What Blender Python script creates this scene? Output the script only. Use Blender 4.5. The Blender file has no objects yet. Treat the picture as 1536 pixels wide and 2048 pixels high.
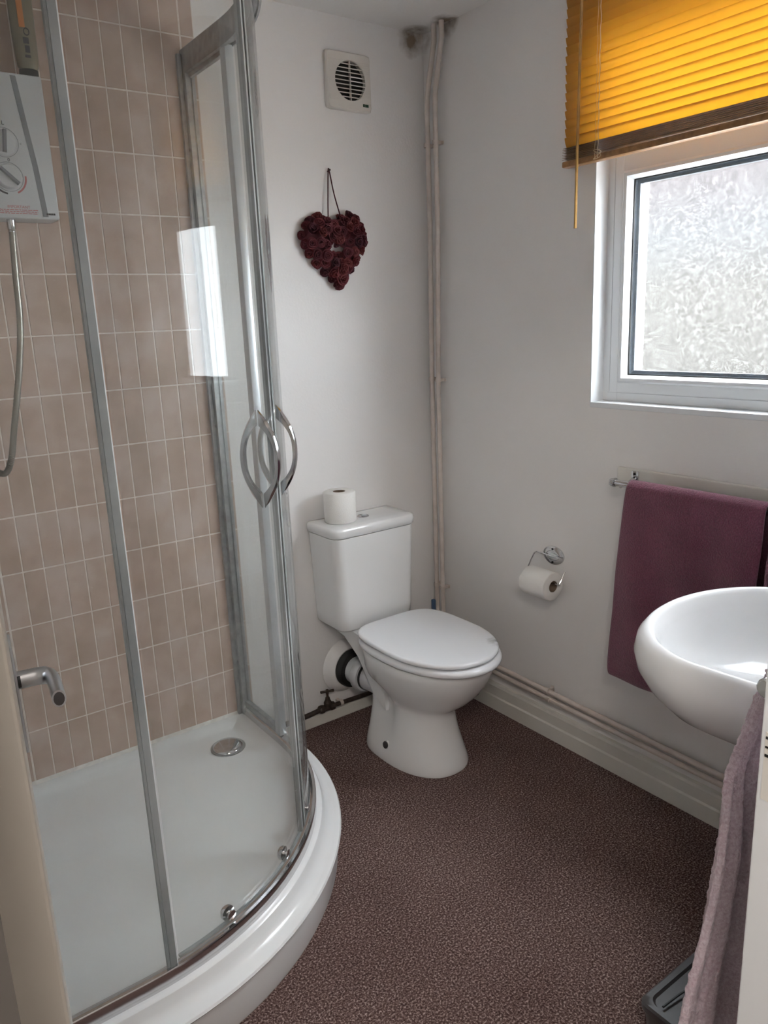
import bpy, bmesh, math, random
from mathutils import Vector, Matrix
random.seed(7)
S = bpy.context.scene
COL = S.collection
PI = math.pi

# ------------------------------------------------------------------ camera
CAM_POS = (-1.8744, -2.2920, 1.45)
YAW, PITCH, ROLL = math.radians(35.3933), math.radians(13.9364), math.radians(2.3905)
_f = Vector((math.sin(YAW)*math.cos(PITCH), math.cos(YAW)*math.cos(PITCH), -math.sin(PITCH)))
_r = Vector((math.cos(YAW), -math.sin(YAW), 0)); _d = _f.cross(_r)
_r2 = _r*math.cos(ROLL) + _d*math.sin(ROLL); _d2 = -_r*math.sin(ROLL) + _d*math.cos(ROLL)
cd = bpy.data.cameras.new('camera'); cam = bpy.data.objects.new('camera', cd); COL.objects.link(cam)
cd.sensor_fit = 'HORIZONTAL'; cd.sensor_width = 36.0; cd.lens = 36.0*1540/1536
cd.clip_start = 0.02; cd.clip_end = 60
m = Matrix.Identity(4)
for i in range(3):
    m[i][0] = _r2[i]; m[i][1] = -_d2[i]; m[i][2] = -_f[i]; m[i][3] = CAM_POS[i]
cam.matrix_world = m
S.camera = cam

# ------------------------------------------------------------------ light
W = bpy.data.worlds.new('overcast_sky'); S.world = W; W.use_nodes = True
wb = W.node_tree.nodes['Background']
wb.inputs[0].default_value = (0.90, 0.95, 1.0, 1); wb.inputs[1].default_value = 16.0
S.view_settings.view_transform = 'Standard'; S.view_settings.look = 'None'
S.view_settings.exposure = 0.60; S.view_settings.gamma = 1.0
S.view_settings.use_curve_mapping = False

# ------------------------------------------------------------------ materials
def nmat(name):
    mt = bpy.data.materials.new(name); mt.use_nodes = True
    nt = mt.node_tree; b = nt.nodes['Principled BSDF']
    return mt, nt, b
def L(nt, a, b): nt.links.new(a, b)
def mat(name, col, rough=.5, metal=0, coat=0, vary=0, vscale=8, bump=0, bscale=80, spec=.5, detail=4):
    mt, nt, b = nmat(name)
    b.inputs['Base Color'].default_value = (*col, 1)
    b.inputs['Roughness'].default_value = rough; b.inputs['Metallic'].default_value = metal
    b.inputs['Specular IOR Level'].default_value = spec
    b.inputs['Coat Weight'].default_value = coat
    if vary or bump:
        tc = nt.nodes.new('ShaderNodeTexCoord')
    if vary:
        n = nt.nodes.new('ShaderNodeTexNoise'); n.inputs['Scale'].default_value = vscale
        n.inputs['Detail'].default_value = detail
        L(nt, tc.outputs['Object'], n.inputs['Vector'])
        r = nt.nodes.new('ShaderNodeValToRGB')
        r.color_ramp.elements[0].position = .3; r.color_ramp.elements[1].position = .7
        r.color_ramp.elements[0].color = (*[c*(1-vary) for c in col], 1)
        r.color_ramp.elements[1].color = (*[min(1, c*(1+vary)) for c in col], 1)
        L(nt, n.outputs['Fac'], r.inputs[0]); L(nt, r.outputs[0], b.inputs['Base Color'])
    if bump:
        n2 = nt.nodes.new('ShaderNodeTexNoise'); n2.inputs['Scale'].default_value = bscale
        n2.inputs['Detail'].default_value = 3
        L(nt, tc.outputs['Object'], n2.inputs['Vector'])
        bp = nt.nodes.new('ShaderNodeBump'); bp.inputs['Strength'].default_value = bump
        bp.inputs['Distance'].default_value = .004
        L(nt, n2.outputs['Fac'], bp.inputs['Height']); L(nt, bp.outputs[0], b.inputs['Normal'])
    return mt

M = {}
M['paint'] = mat('white_wall_paint', (.83, .81, .80), .6, vary=.03, vscale=3, bump=.12, bscale=120)
M['ceil'] = mat('ceiling_paint', (.72, .70, .675), .7, vary=.03, vscale=4, bump=.15, bscale=90)
M['gloss'] = mat('white_gloss_paint', (.72, .70, .65), .35, vary=.04, vscale=6)
M['pipe'] = mat('cream_pipe_paint', (.66, .58, .53), .42, vary=.07, vscale=25)
M['ceramic'] = mat('white_ceramic', (.80, .80, .80), .07, coat=.3)
M['seat'] = mat('white_plastic_seat', (.80, .81, .84), .18)
M['acrylic'] = mat('white_acrylic', (.80, .81, .82), .16, vary=.02, vscale=5)
M['upvc'] = mat('white_upvc', (.78, .80, .82), .25)
M['spacer'] = mat('dark_spacer', (.10, .12, .15), .5)
M['plastic'] = mat('white_plastic', (.56, .57, .59), .35)
M['fanplastic'] = mat('cream_plastic', (.70, .66, .61), .4)
M['chrome'] = mat('chrome', (.62, .62, .63), .12, 1)
M['alu'] = mat('satin_aluminium', (.56, .59, .61), .38, .45, vary=.05, vscale=20)
M['dullalu'] = mat('limescaled_aluminium', (.40, .41, .41), .42, .8, vary=.16, vscale=45)
M['satin'] = mat('satin_lever_aluminium', (.55, .56, .58), .3, 1)
M['black'] = mat('black_rubber', (.012, .012, .012), .5)
M['dark'] = mat('dark_void', (.02, .017, .015), .8)
M['brass'] = mat('old_brass', (.055, .038, .030), .6, .3, vary=.4, vscale=60)
M['blue'] = mat('blue_plastic', (.05, .10, .20), .4)
M['paper'] = mat('tissue_paper', (.86, .845, .82), .9, bump=.25, bscale=260)
M['card'] = mat('brown_card', (.25, .18, .13), .85)
M['grout'] = mat('pale_grout', (.76, .68, .63), .8, vary=.1, vscale=60)
M['sealant'] = mat('white_sealant', (.72, .70, .67), .45, vary=.12, vscale=60)
M['twine'] = mat('dark_red_twine', (.07, .014, .018), .9)
M['doorpaint'] = mat('door_paint', (.50, .465, .41), .4, vary=.03, vscale=5)
M['greybox'] = mat('dark_grey_plastic', (.06, .055, .057), .35, vary=.15, vscale=20)
M['print_black'] = mat('black_print', (.03, .03, .03), .5)
M['print_grey'] = mat('grey_print', (.22, .23, .25), .5)
M['print_red'] = mat('red_print', (.50, .16, .16), .5)
M['print_green'] = mat('green_print', (.02, .08, .04), .5)
M['orange'] = mat('orange_print', (.55, .20, .05), .5)
M['rod'] = mat('varnished_wand', (.42, .24, .08), .25, vary=.2, vscale=40)
M['hose'] = mat('steel_hose', (.30, .28, .25), .35, .9)
M['outwall'] = None

def cloth(name, c0, c1, scale, bump):
    mt, nt, b = nmat(name)
    tc = nt.nodes.new('ShaderNodeTexCoord')
    n = nt.nodes.new('ShaderNodeTexNoise'); n.inputs['Scale'].default_value = scale; n.inputs['Detail'].default_value = 5
    n.inputs['Roughness'].default_value = .7
    n3 = nt.nodes.new('ShaderNodeTexNoise'); n3.inputs['Scale'].default_value = 9
    mx = nt.nodes.new('ShaderNodeMath'); mx.operation = 'MULTIPLY_ADD'; mx.inputs[1].default_value = .75
    ad = nt.nodes.new('ShaderNodeMath'); ad.operation = 'MULTIPLY'; ad.inputs[1].default_value = .25
    L(nt, tc.outputs['Object'], n.inputs['Vector']); L(nt, tc.outputs['Object'], n3.inputs['Vector'])
    L(nt, n3.outputs['Fac'], ad.inputs[0]); L(nt, n.outputs['Fac'], mx.inputs[0]); L(nt, ad.outputs[0], mx.inputs[2])
    r = nt.nodes.new('ShaderNodeValToRGB'); r.color_ramp.elements[0].position = .36; r.color_ramp.elements[1].position = .64
    r.color_ramp.elements[0].color = (*c0, 1); r.color_ramp.elements[1].color = (*c1, 1)
    L(nt, mx.outputs[0], r.inputs[0]); L(nt, r.outputs[0], b.inputs['Base Color'])
    bp = nt.nodes.new('ShaderNodeBump'); bp.inputs['Strength'].default_value = bump; bp.inputs['Distance'].default_value = .006
    L(nt, n.outputs['Fac'], bp.inputs['Height']); L(nt, bp.outputs[0], b.inputs['Normal'])
    b.inputs['Roughness'].default_value = .95; b.inputs['Specular IOR Level'].default_value = .1
    b.inputs['Sheen Weight'].default_value = .45; b.inputs['Sheen Roughness'].default_value = .5
    return mt
M['plum'] = cloth('plum_towelling', (.11, .021, .045), (.24, .060, .115), 260, .8)
M['lilac'] = cloth('lilac_towelling', (.64, .44, .52), (.95, .82, .88), 190, 1.0)

def carpet_mat():
    mt, nt, b = nmat('brown_fleck_carpet')
    tc = nt.nodes.new('ShaderNodeTexCoord')
    n = nt.nodes.new('ShaderNodeTexNoise'); n.inputs['Scale'].default_value = 210; n.inputs['Detail'].default_value = 3
    n.inputs['Roughness'].default_value = .75
    L(nt, tc.outputs['Object'], n.inputs['Vector'])
    r = nt.nodes.new('ShaderNodeValToRGB'); e = r.color_ramp.elements
    e[0].position = .37; e[0].color = (.055, .029, .026, 1)
    e[1].position = .66; e[1].color = (.58, .45, .41, 1)
    k = e.new(.52); k.color = (.165, .105, .095, 1)
    L(nt, n.outputs['Fac'], r.inputs[0])
    n2 = nt.nodes.new('ShaderNodeTexNoise'); n2.inputs['Scale'].default_value = 3.5; n2.inputs['Detail'].default_value = 4
    L(nt, tc.outputs['Object'], n2.inputs['Vector'])
    r2 = nt.nodes.new('ShaderNodeValToRGB'); r2.color_ramp.elements[0].position = .3; r2.color_ramp.elements[1].position = .7
    r2.color_ramp.elements[0].color = (.82, .78, .78, 1); r2.color_ramp.elements[1].color = (1.08, 1.08, 1.08, 1)
    L(nt, n2.outputs['Fac'], r2.inputs[0])
    mx = nt.nodes.new('ShaderNodeMix'); mx.data_type = 'RGBA'; mx.blend_type = 'MULTIPLY'; mx.inputs[0].default_value = 1
    L(nt, r.outputs[0], mx.inputs[6]); L(nt, r2.outputs[0], mx.inputs[7])
    L(nt, mx.outputs[2], b.inputs['Base Color'])
    bp = nt.nodes.new('ShaderNodeBump'); bp.inputs['Strength'].default_value = .9; bp.inputs['Distance'].default_value = .006
    L(nt, n.outputs['Fac'], bp.inputs['Height']); L(nt, bp.outputs[0], b.inputs['Normal'])
    b.inputs['Roughness'].default_value = 1; b.inputs['Specular IOR Level'].default_value = .05
    return mt
M['carpet'] = carpet_mat()

def tile_mat():
    mt, nt, b = nmat('taupe_tile')
    tc = nt.nodes.new('ShaderNodeTexCoord'); oi = nt.nodes.new('ShaderNodeObjectInfo')
    g = nt.nodes.new('ShaderNodeNewGeometry')
    n = nt.nodes.new('ShaderNodeTexNoise'); n.inputs['Scale'].default_value = 11; n.inputs['Detail'].default_value = 5
    L(nt, g.outputs['Position'], n.inputs['Vector'])
    a = nt.nodes.new('ShaderNodeMath'); a.operation = 'MULTIPLY_ADD'; a.inputs[1].default_value = .22
    L(nt, oi.outputs['Random'], a.inputs[0]); L(nt, n.outputs['Fac'], a.inputs[2])
    r = nt.nodes.new('ShaderNodeValToRGB'); e = r.color_ramp.elements
    e[0].position = .35; e[0].color = (.43, .315, .25, 1)
    e[1].position = .85; e[1].color = (.57, .455, .40, 1)
    k = e.new(.6); k.color = (.505, .375, .31, 1)
    L(nt, a.outputs[0], r.inputs[0]); L(nt, r.outputs[0], b.inputs['Base Color'])
    b.inputs['Roughness'].default_value = .38; b.inputs['Specular IOR Level'].default_value = .35
    return mt
M['tile'] = tile_mat()

def glass_mat(name, tint, haze, hscale=6):
    """thin clear glass: sees through, mirrors by angle, carries a film of limescale"""
    mt = bpy.data.materials.new(name); mt.use_nodes = True; nt = mt.node_tree; nt.nodes.clear()
    out = nt.nodes.new('ShaderNodeOutputMaterial')
    tr = nt.nodes.new('ShaderNodeBsdfTransparent'); tr.inputs[0].default_value = (*tint, 1)
    gl = nt.nodes.new('ShaderNodeBsdfGlossy'); gl.inputs['Roughness'].default_value = .02
    df = nt.nodes.new('ShaderNodeBsdfDiffuse'); df.inputs[0].default_value = (.75, .77, .77, 1)
    lw = nt.nodes.new('ShaderNodeLayerWeight'); lw.inputs['Blend'].default_value = .5
    p = nt.nodes.new('ShaderNodeMath'); p.operation = 'POWER'; p.inputs[1].default_value = 5
    ma = nt.nodes.new('ShaderNodeMath'); ma.operation = 'MULTIPLY_ADD'; ma.inputs[1].default_value = .9; ma.inputs[2].default_value = .018
    L(nt, lw.outputs['Facing'], p.inputs[0]); L(nt, p.outputs[0], ma.inputs[0])
    m1 = nt.nodes.new('ShaderNodeMixShader'); L(nt, ma.outputs[0], m1.inputs[0]); L(nt, tr.outputs[0], m1.inputs[1]); L(nt, gl.outputs[0], m1.inputs[2])
    tc = nt.nodes.new('ShaderNodeTexCoord'); n = nt.nodes.new('ShaderNodeTexNoise'); n.inputs['Scale'].default_value = hscale; n.inputs['Detail'].default_value = 6
    L(nt, tc.outputs['Object'], n.inputs['Vector'])
    hz = nt.nodes.new('ShaderNodeMath'); hz.operation = 'MULTIPLY'; hz.inputs[1].default_value = haze
    L(nt, n.outputs['Fac'], hz.inputs[0])
    m2 = nt.nodes.new('ShaderNodeMixShader'); L(nt, hz.outputs[0], m2.inputs[0]); L(nt, m1.outputs[0], m2.inputs[1]); L(nt, df.outputs[0], m2.inputs[2])
    L(nt, m2.outputs[0], out.inputs[0])
    return mt
M['glass'] = glass_mat('shower_glass', (.965, .975, .97), .075)
M['seal'] = glass_mat('grey_plastic_seal', (.46, .51, .54), .75, 3)
M['glassedge'] = mat('green_glass_edge', (.16, .22, .21), .12)

def pane_mat():
    mt = bpy.data.materials.new('stippled_obscure_glass'); mt.use_nodes = True; nt = mt.node_tree; nt.nodes.clear()
    out = nt.nodes.new('ShaderNodeOutputMaterial')
    tc = nt.nodes.new('ShaderNodeTexCoord')
    n = nt.nodes.new('ShaderNodeTexNoise'); n.inputs['Scale'].default_value = 75; n.inputs['Detail'].default_value = 3
    n.inputs['Distortion'].default_value = 1.6
    L(nt, tc.outputs['Object'], n.inputs['Vector'])
    r = nt.nodes.new('ShaderNodeValToRGB'); r.color_ramp.elements[0].position = .42; r.color_ramp.elements[1].position = .72
    r.color_ramp.elements[0].color = (.0, .0, .0, 1); r.color_ramp.elements[1].color = (.026, .026, .026, 1)
    L(nt, n.outputs['Fac'], r.inputs[0])
    bp = nt.nodes.new('ShaderNodeBump'); bp.inputs['Strength'].default_value = .6; bp.inputs['Distance'].default_value = .004
    L(nt, n.outputs['Fac'], bp.inputs['Height'])
    tr = nt.nodes.new('ShaderNodeBsdfTransparent'); tr.inputs[0].default_value = (.96, .97, .97, 1)
    tl = nt.nodes.new('ShaderNodeBsdfTranslucent'); tl.inputs[0].default_value = (.9, .9, .9, 1); L(nt, bp.outputs[0], tl.inputs['Normal'])
    gl = nt.nodes.new('ShaderNodeBsdfGlossy'); gl.inputs['Roughness'].default_value = .15; L(nt, bp.outputs[0], gl.inputs['Normal'])
    m1 = nt.nodes.new('ShaderNodeMixShader'); L(nt, r.outputs[0], m1.inputs[0]); L(nt, tr.outputs[0], m1.inputs[1]); L(nt, tl.outputs[0], m1.inputs[2])
    m2 = nt.nodes.new('ShaderNodeMixShader'); m2.inputs[0].default_value = .05; L(nt, m1.outputs[0], m2.inputs[1]); L(nt, gl.outputs[0], m2.inputs[2])
    L(nt, m2.outputs[0], out.inputs[0])
    return mt
M['pane'] = pane_mat()

def slat_mat():
    mt = bpy.data.materials.new('amber_slat'); mt.use_nodes = True; nt = mt.node_tree; nt.nodes.clear()
    out = nt.nodes.new('ShaderNodeOutputMaterial')
    pr = nt.nodes.new('ShaderNodeBsdfPrincipled'); pr.inputs['Base Color'].default_value = (.42, .21, .05, 1); pr.inputs['Roughness'].default_value = .45
    tl = nt.nodes.new('ShaderNodeBsdfTranslucent'); tl.inputs[0].default_value = (1.0, .68, .15, 1)
    m1 = nt.nodes.new('ShaderNodeMixShader'); m1.inputs[0].default_value = .42
    L(nt, pr.outputs[0], m1.inputs[1]); L(nt, tl.outputs[0], m1.inputs[2]); L(nt, m1.outputs[0], out.inputs[0])
    return mt
M['slat'] = slat_mat()
M['slatwood'] = mat('brown_slat_edge', (.27, .135, .05), .4, vary=.3, vscale=50)
M['cord'] = mat('pale_cord', (.68, .55, .36), .8)

def rose_mat():
    mt, nt, b = nmat('dark_red_wood_rose')
    oi = nt.nodes.new('ShaderNodeObjectInfo')
    r = nt.nodes.new('ShaderNodeValToRGB'); e = r.color_ramp.elements
    e[0].color = (.06, .008, .016, 1); e[1].color = (.155, .024, .025, 1)
    k = e.new(.5); k.color = (.12, .017, .025, 1)
    L(nt, oi.outputs['Random'], r.inputs[0]); L(nt, r.outputs[0], b.inputs['Base Color'])
    b.inputs['Roughness'].default_value = .75
    return mt
M['rose'] = rose_mat()

def wall_mat(name, base, spots):
    """paint with a mouldy stain (position, radius) breaking up around a pipe hole"""
    mt, nt, b = nmat(name)
    g = nt.nodes.new('ShaderNodeNewGeometry')
    n = nt.nodes.new('ShaderNodeTexNoise'); n.inputs['Scale'].default_value = 26; n.inputs['Detail'].default_value = 6
    L(nt, g.outputs['Position'], n.inputs['Vector'])
    fac = None
    for (p, rad) in spots:
        d = nt.nodes.new('ShaderNodeVectorMath'); d.operation = 'DISTANCE'; d.inputs[1].default_value = p
        L(nt, g.outputs['Position'], d.inputs[0])
        mr = nt.nodes.new('ShaderNodeMapRange'); mr.inputs[1].default_value = 0; mr.inputs[2].default_value = rad
        mr.inputs[3].default_value = 1; mr.inputs[4].default_value = 0
        L(nt, d.outputs['Value'], mr.inputs[0])
        if fac is None: fac = mr.outputs[0]
        else:
            mm = nt.nodes.new('ShaderNodeMath'); mm.operation = 'MAXIMUM'; L(nt, fac, mm.inputs[0]); L(nt, mr.outputs[0], mm.inputs[1]); fac = mm.outputs[0]
    mu = nt.nodes.new('ShaderNodeMath'); mu.operation = 'MULTIPLY'; L(nt, fac, mu.inputs[0]); L(nt, n.outputs['Fac'], mu.inputs[1])
    r = nt.nodes.new('ShaderNodeValToRGB'); r.color_ramp.elements[0].position = .12; r.color_ramp.elements[1].position = .42
    r.color_ramp.elements[0].color = (*base, 1); r.color_ramp.elements[1].color = (.24, .18, .13, 1)
    L(nt, mu.outputs[0], r.inputs[0])
    n2 = nt.nodes.new('ShaderNodeTexNoise'); n2.inputs['Scale'].default_value = 110; L(nt, g.outputs['Position'], n2.inputs['Vector'])
    bp = nt.nodes.new('ShaderNodeBump'); bp.inputs['Strength'].default_value = .12; bp.inputs['Distance'].default_value = .004
    L(nt, n2.outputs['Fac'], bp.inputs['Height']); L(nt, bp.outputs[0], b.inputs['Normal'])
    L(nt, r.outputs[0], b.inputs['Base Color']); b.inputs['Roughness'].default_value = .55
    return mt
HOLE = [((-.05, -.01, 2.375), .085), ((-.02, -.14, 2.395), .07)]
M['wallpaint'] = wall_mat('white_wall_paint_stained', (.83, .81, .80), HOLE)
M['ceilstain'] = wall_mat('ceiling_paint_stained', (.88, .86, .84), HOLE)

def lid_mat():
    """white seat plastic with a scuffed grey patch at the front edge (object space)"""
    mt, nt, b = nmat('scuffed_seat_plastic')
    g = nt.nodes.new('ShaderNodeNewGeometry')
    d = nt.nodes.new('ShaderNodeVectorMath'); d.operation = 'DISTANCE'; d.inputs[1].default_value = (-.262, -.625, .44)
    L(nt, g.outputs['Position'], d.inputs[0])
    mr = nt.nodes.new('ShaderNodeMapRange'); mr.inputs[1].default_value = 0; mr.inputs[2].default_value = .07; mr.inputs[3].default_value = 1; mr.inputs[4].default_value = 0
    L(nt, d.outputs['Value'], mr.inputs[0])
    n = nt.nodes.new('ShaderNodeTexNoise'); n.inputs['Scale'].default_value = 45; n.inputs['Detail'].default_value = 6
    L(nt, g.outputs['Position'], n.inputs['Vector'])
    mu = nt.nodes.new('ShaderNodeMath'); mu.operation = 'MULTIPLY'; L(nt, mr.outputs[0], mu.inputs[0]); L(nt, n.outputs['Fac'], mu.inputs[1])
    r = nt.nodes.new('ShaderNodeValToRGB'); r.color_ramp.elements[0].position = .18; r.color_ramp.elements[1].position = .6
    r.color_ramp.elements[0].color = (.80, .81, .84, 1); r.color_ramp.elements[1].color = (.30, .31, .30, 1)
    L(nt, mu.outputs[0], r.inputs[0]); L(nt, r.outputs[0], b.inputs['Base Color']); b.inputs['Roughness'].default_value = .2
    return mt
M['lid'] = lid_mat()

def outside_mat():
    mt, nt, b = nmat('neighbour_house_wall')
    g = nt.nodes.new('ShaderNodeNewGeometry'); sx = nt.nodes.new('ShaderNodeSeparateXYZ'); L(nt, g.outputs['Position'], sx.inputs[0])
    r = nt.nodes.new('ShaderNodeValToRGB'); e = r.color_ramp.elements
    e[0].position = .28; e[0].color = (.026, .0235, .0205, 1); e[1].position = .60; e[1].color = (.024, .0183, .0187, 1)  # house colours darkened so the bright outdoors does not burn out the pane
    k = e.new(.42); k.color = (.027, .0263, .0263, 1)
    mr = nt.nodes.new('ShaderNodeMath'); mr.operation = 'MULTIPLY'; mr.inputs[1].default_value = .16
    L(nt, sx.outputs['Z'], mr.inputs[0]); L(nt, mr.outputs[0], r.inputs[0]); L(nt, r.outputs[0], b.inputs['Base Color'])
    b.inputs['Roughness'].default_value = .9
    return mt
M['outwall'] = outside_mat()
M['ground'] = mat('grey_paving', (.42, .40, .37), .9, vary=.2, vscale=2)

# ------------------------------------------------------------------ mesh helpers
def box(bm, x0, x1, y0, y1, z0, z1, bev=0, seg=2):
    x0, x1 = min(x0, x1), max(x0, x1); y0, y1 = min(y0, y1), max(y0, y1); z0, z1 = min(z0, z1), max(z0, z1)
    v = [bm.verts.new(p) for p in ((x0,y0,z0),(x1,y0,z0),(x1,y1,z0),(x0,y1,z0),(x0,y0,z1),(x1,y0,z1),(x1,y1,z1),(x0,y1,z1))]
    fs = [bm.faces.new([v[i] for i in q]) for q in ((3,2,1,0),(4,5,6,7),(0,1,5,4),(1,2,6,5),(2,3,7,6),(3,0,4,7))]
    if bev:
        es = list({e for f in fs for e in f.edges})
        bmesh.ops.bevel(bm, geom=es, offset=bev, segments=seg, affect='EDGES', profile=.5)
def loft(bm, rings, close=True, cap0=True, cap1=True, loop=False):
    V = [[bm.verts.new(p) for p in r] for r in rings]
    n = len(V[0]); m_ = len(V)
    for i in range(m_ if loop else m_-1):
        a, b = V[i], V[(i+1) % m_]
        for j in range(n if close else n-1):
            k = (j+1) % n
            bm.faces.new((a[j], a[k], b[k], b[j]))
    if cap0 and not loop and close: bm.faces.new(list(reversed(V[0])))
    if cap1 and not loop and close: bm.faces.new(V[-1])
    return V
def tube(bm, pts, r, n=10, caps=True):
    pts = [Vector(p) for p in pts]; rings = []; prev = None
    for i, p in enumerate(pts):
        if i == 0: t = pts[1]-p
        elif i == len(pts)-1: t = p-pts[i-1]
        else: t = (pts[i+1]-p).normalized()+(p-pts[i-1]).normalized()
        t.normalize()
        if prev is None:
            u = t.cross(Vector((0,0,1)))
            if u.length < .1: u = t.cross(Vector((1,0,0)))
            u.normalize()
        else:
            u = prev-t*prev.dot(t); u.normalize()
        prev = u; w = t.cross(u)
        rr = r[i] if isinstance(r, (list, tuple)) else r
        rings.append([p+u*(rr*math.cos(2*PI*k/n))+w*(rr*math.sin(2*PI*k/n)) for k in range(n)])
    loft(bm, rings, True, caps, caps)
def smooth_path(pts, per=6):
    """Catmull-Rom through the points"""
    P = [Vector(p) for p in pts]; P = [P[0]*2-P[1]]+P+[P[-1]*2-P[-2]]; out = []
    for i in range(1, len(P)-2):
        a, b, c, d = P[i-1], P[i], P[i+1], P[i+2]
        for k in range(per):
            t = k/per
            out.append(.5*((2*b)+(c-a)*t+(2*a-5*b+4*c-d)*t*t+(3*b-a-3*c+d)*t**3))
    out.append(P[-2]); return out
def lathe(bm, prof, n=24, mtx=None, caps=True):
    rings = [[Vector((r*math.cos(2*PI*k/n), r*math.sin(2*PI*k/n), z)) for k in range(n)] for r, z in prof]
    if mtx: rings = [[mtx @ p for p in r] for r in rings]
    loft(bm, rings, True, caps, caps)
def axis_mtx(origin, axis):
    return Matrix.Translation(origin) @ Vector(axis).to_track_quat('Z', 'Y').to_matrix().to_4x4()
def obj(name, bm, material, parent=None, smooth=False, angle=None):
    bmesh.ops.recalc_face_normals(bm, faces=bm.faces)
    me = bpy.data.meshes.new(name); bm.to_mesh(me); bm.free()
    if material: me.materials.append(M[material] if isinstance(material, str) else material)
    if smooth:
        for p in me.polygons: p.use_smooth = True
        me.set_sharp_from_angle(angle=math.radians(angle or 40))
    o = bpy.data.objects.new(name, me); COL.objects.link(o)
    if parent: o.parent = parent; 
    return o
def B(): return bmesh.new()
def tag(o, label, cat, group=None):
    o['label'] = label; o['category'] = cat
    if group: o['group'] = group
    return o
def struct(o, label=None, cat=None):
    o['kind'] = 'structure'
    if label: o['label'] = label
    if cat: o['category'] = cat
    return o
def thing(name, label, cat, loc, group=None):
    o = bpy.data.objects.new(name, None); COL.objects.link(o); o.location = loc; o.empty_display_size = .05
    return tag(o, label, cat, group)
def adopt(parent, *objs):
    """meshes are written in world coordinates: keep them there under a placed Empty"""
    for o in objs:
        o.parent = parent; o.matrix_parent_inverse = Matrix.Translation(-parent.location)
def bxo(name, mt, parent, *a, bev=0, seg=2, smooth=False):
    bm = B(); box(bm, *a, bev=bev, seg=seg); o = obj(name, bm, mt, None, smooth)
    if parent is not None:
        if parent.type == 'EMPTY': adopt(parent, o)
        else: o.parent = parent
    return o
def part(name, bm, mt, parent, smooth=False, angle=None):
    o = obj(name, bm, mt, None, smooth, angle)
    if parent.type == 'EMPTY': adopt(parent, o)
    else: o.parent = parent
    return o
def text(name, body, size, mtx, mt, parent, extrude=.0004):
    cu = bpy.data.curves.new(name, 'FONT'); cu.body = body; cu.size = size; cu.extrude = extrude; cu.align_x = 'CENTER'; cu.align_y = 'CENTER'
    t = bpy.data.objects.new(name+'_tmp', cu); COL.objects.link(t)
    dg = bpy.context.evaluated_depsgraph_get()
    me = bpy.data.meshes.new_from_object(t.evaluated_get(dg)); bpy.data.objects.remove(t)
    me.transform(mtx); me.materials.clear(); me.materials.append(M[mt]); me.name = name
    o = bpy.data.objects.new(name, me); COL.objects.link(o)
    if parent.type == 'EMPTY': adopt(parent, o)
    else: o.parent = parent
    return o

# ------------------------------------------------------------------ the room
XL, YF, ZC = -1.87, -1.90, 2.395            # left wall, front wall, ceiling
DX0, DX1 = -1.856, -1.083                   # doorway
WY0, WY1, WZ0, WZ1 = -1.66, -.755, 1.183, 2.26   # window opening
bm = B(); box(bm, -2.9, .3, -3.4, .3, -.12, 0); floor = struct(obj('floor', bm, 'carpet'), 'brown flecked fitted carpet', 'carpet')
bm = B(); box(bm, -2.9, .3, -3.4, .3, ZC, ZC+.12); struct(obj('ceiling', bm, 'ceilstain'), 'plain off-white painted ceiling', 'ceiling')
bm = B(); box(bm, XL-.25, .3, 0, .2, -.12, ZC+.1); wall_back = struct(obj('wall_back', bm, 'wallpaint'), 'white painted wall behind the toilet, tiled inside the shower', 'wall')
bm = B()
box(bm, 0, .25, YF-.12, WY0, -.1, ZC+.1); box(bm, 0, .25, WY1, .1, -.1, ZC+.1)
box(bm, 0, .25, WY0, WY1, -.1, WZ0); box(bm, 0, .25, WY0, WY1, WZ1, ZC+.1)
struct(obj('wall_right', bm, 'wallpaint'), 'white painted wall with the window', 'wall')
bm = B(); box(bm, XL-.25, XL, YF-.12, .1, -.1, ZC+.1); struct(obj('wall_left', bm, 'paint'), 'white wall on the shower side', 'wall')
bm = B()
box(bm, DX1+.03, .1, YF-.12, YF, -.1, ZC+.1); box(bm, XL-.9, DX0-.005, YF-.12, YF, -.1, ZC+.1)
box(bm, DX0-.005, DX1+.03, YF-.12, YF, 2.04, ZC+.1)
struct(obj('wall_front', bm, 'paint'), 'white wall with the doorway', 'wall')
# the landing the photograph is taken from
bm = B(); box(bm, -2.9, .3, -3.4, -3.3, -.1, ZC+.1); struct(obj('wall_landing', bm, 'paint'), 'white wall of the landing', 'wall')
bm = B(); box(bm, -2.9, -2.8, -3.35, YF-.05, -.1, ZC+.1); struct(obj('wall_landing', bm, 'paint'), 'white end wall of the landing', 'wall')
bm = B(); box(bm, -.02, .08, -3.35, YF-.05, -.1, ZC+.1); struct(obj('wall_landing', bm, 'paint'), 'white far end wall of the landing', 'wall')
lampo = thing('ceiling_lamp', 'round white landing ceiling lamp', 'lamp', (-2.1, -2.75, ZC))
bm = B(); lathe(bm, [(.10, 0), (.10, -.02), (.02, -.02)], 24, Matrix.Translation((-2.1, -2.75, ZC))); part('base', bm, 'plastic', lampo, True)
_lm, _nt, _b = nmat('lamp_glow'); _b.inputs['Base Color'].default_value = (.9, .88, .82, 1)
_b.inputs['Emission Color'].default_value = (1, .94, .87, 1); _b.inputs['Emission Strength'].default_value = 55.0
M['lampglow'] = _lm
bm = B(); lathe(bm, [(.13, -.02), (.15, -.05), (.12, -.09), (.05, -.11), (.004, -.112)], 28, Matrix.Translation((-2.1, -2.75, ZC))); part('lamp_shade', bm, 'lampglow', lampo, True)
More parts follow.
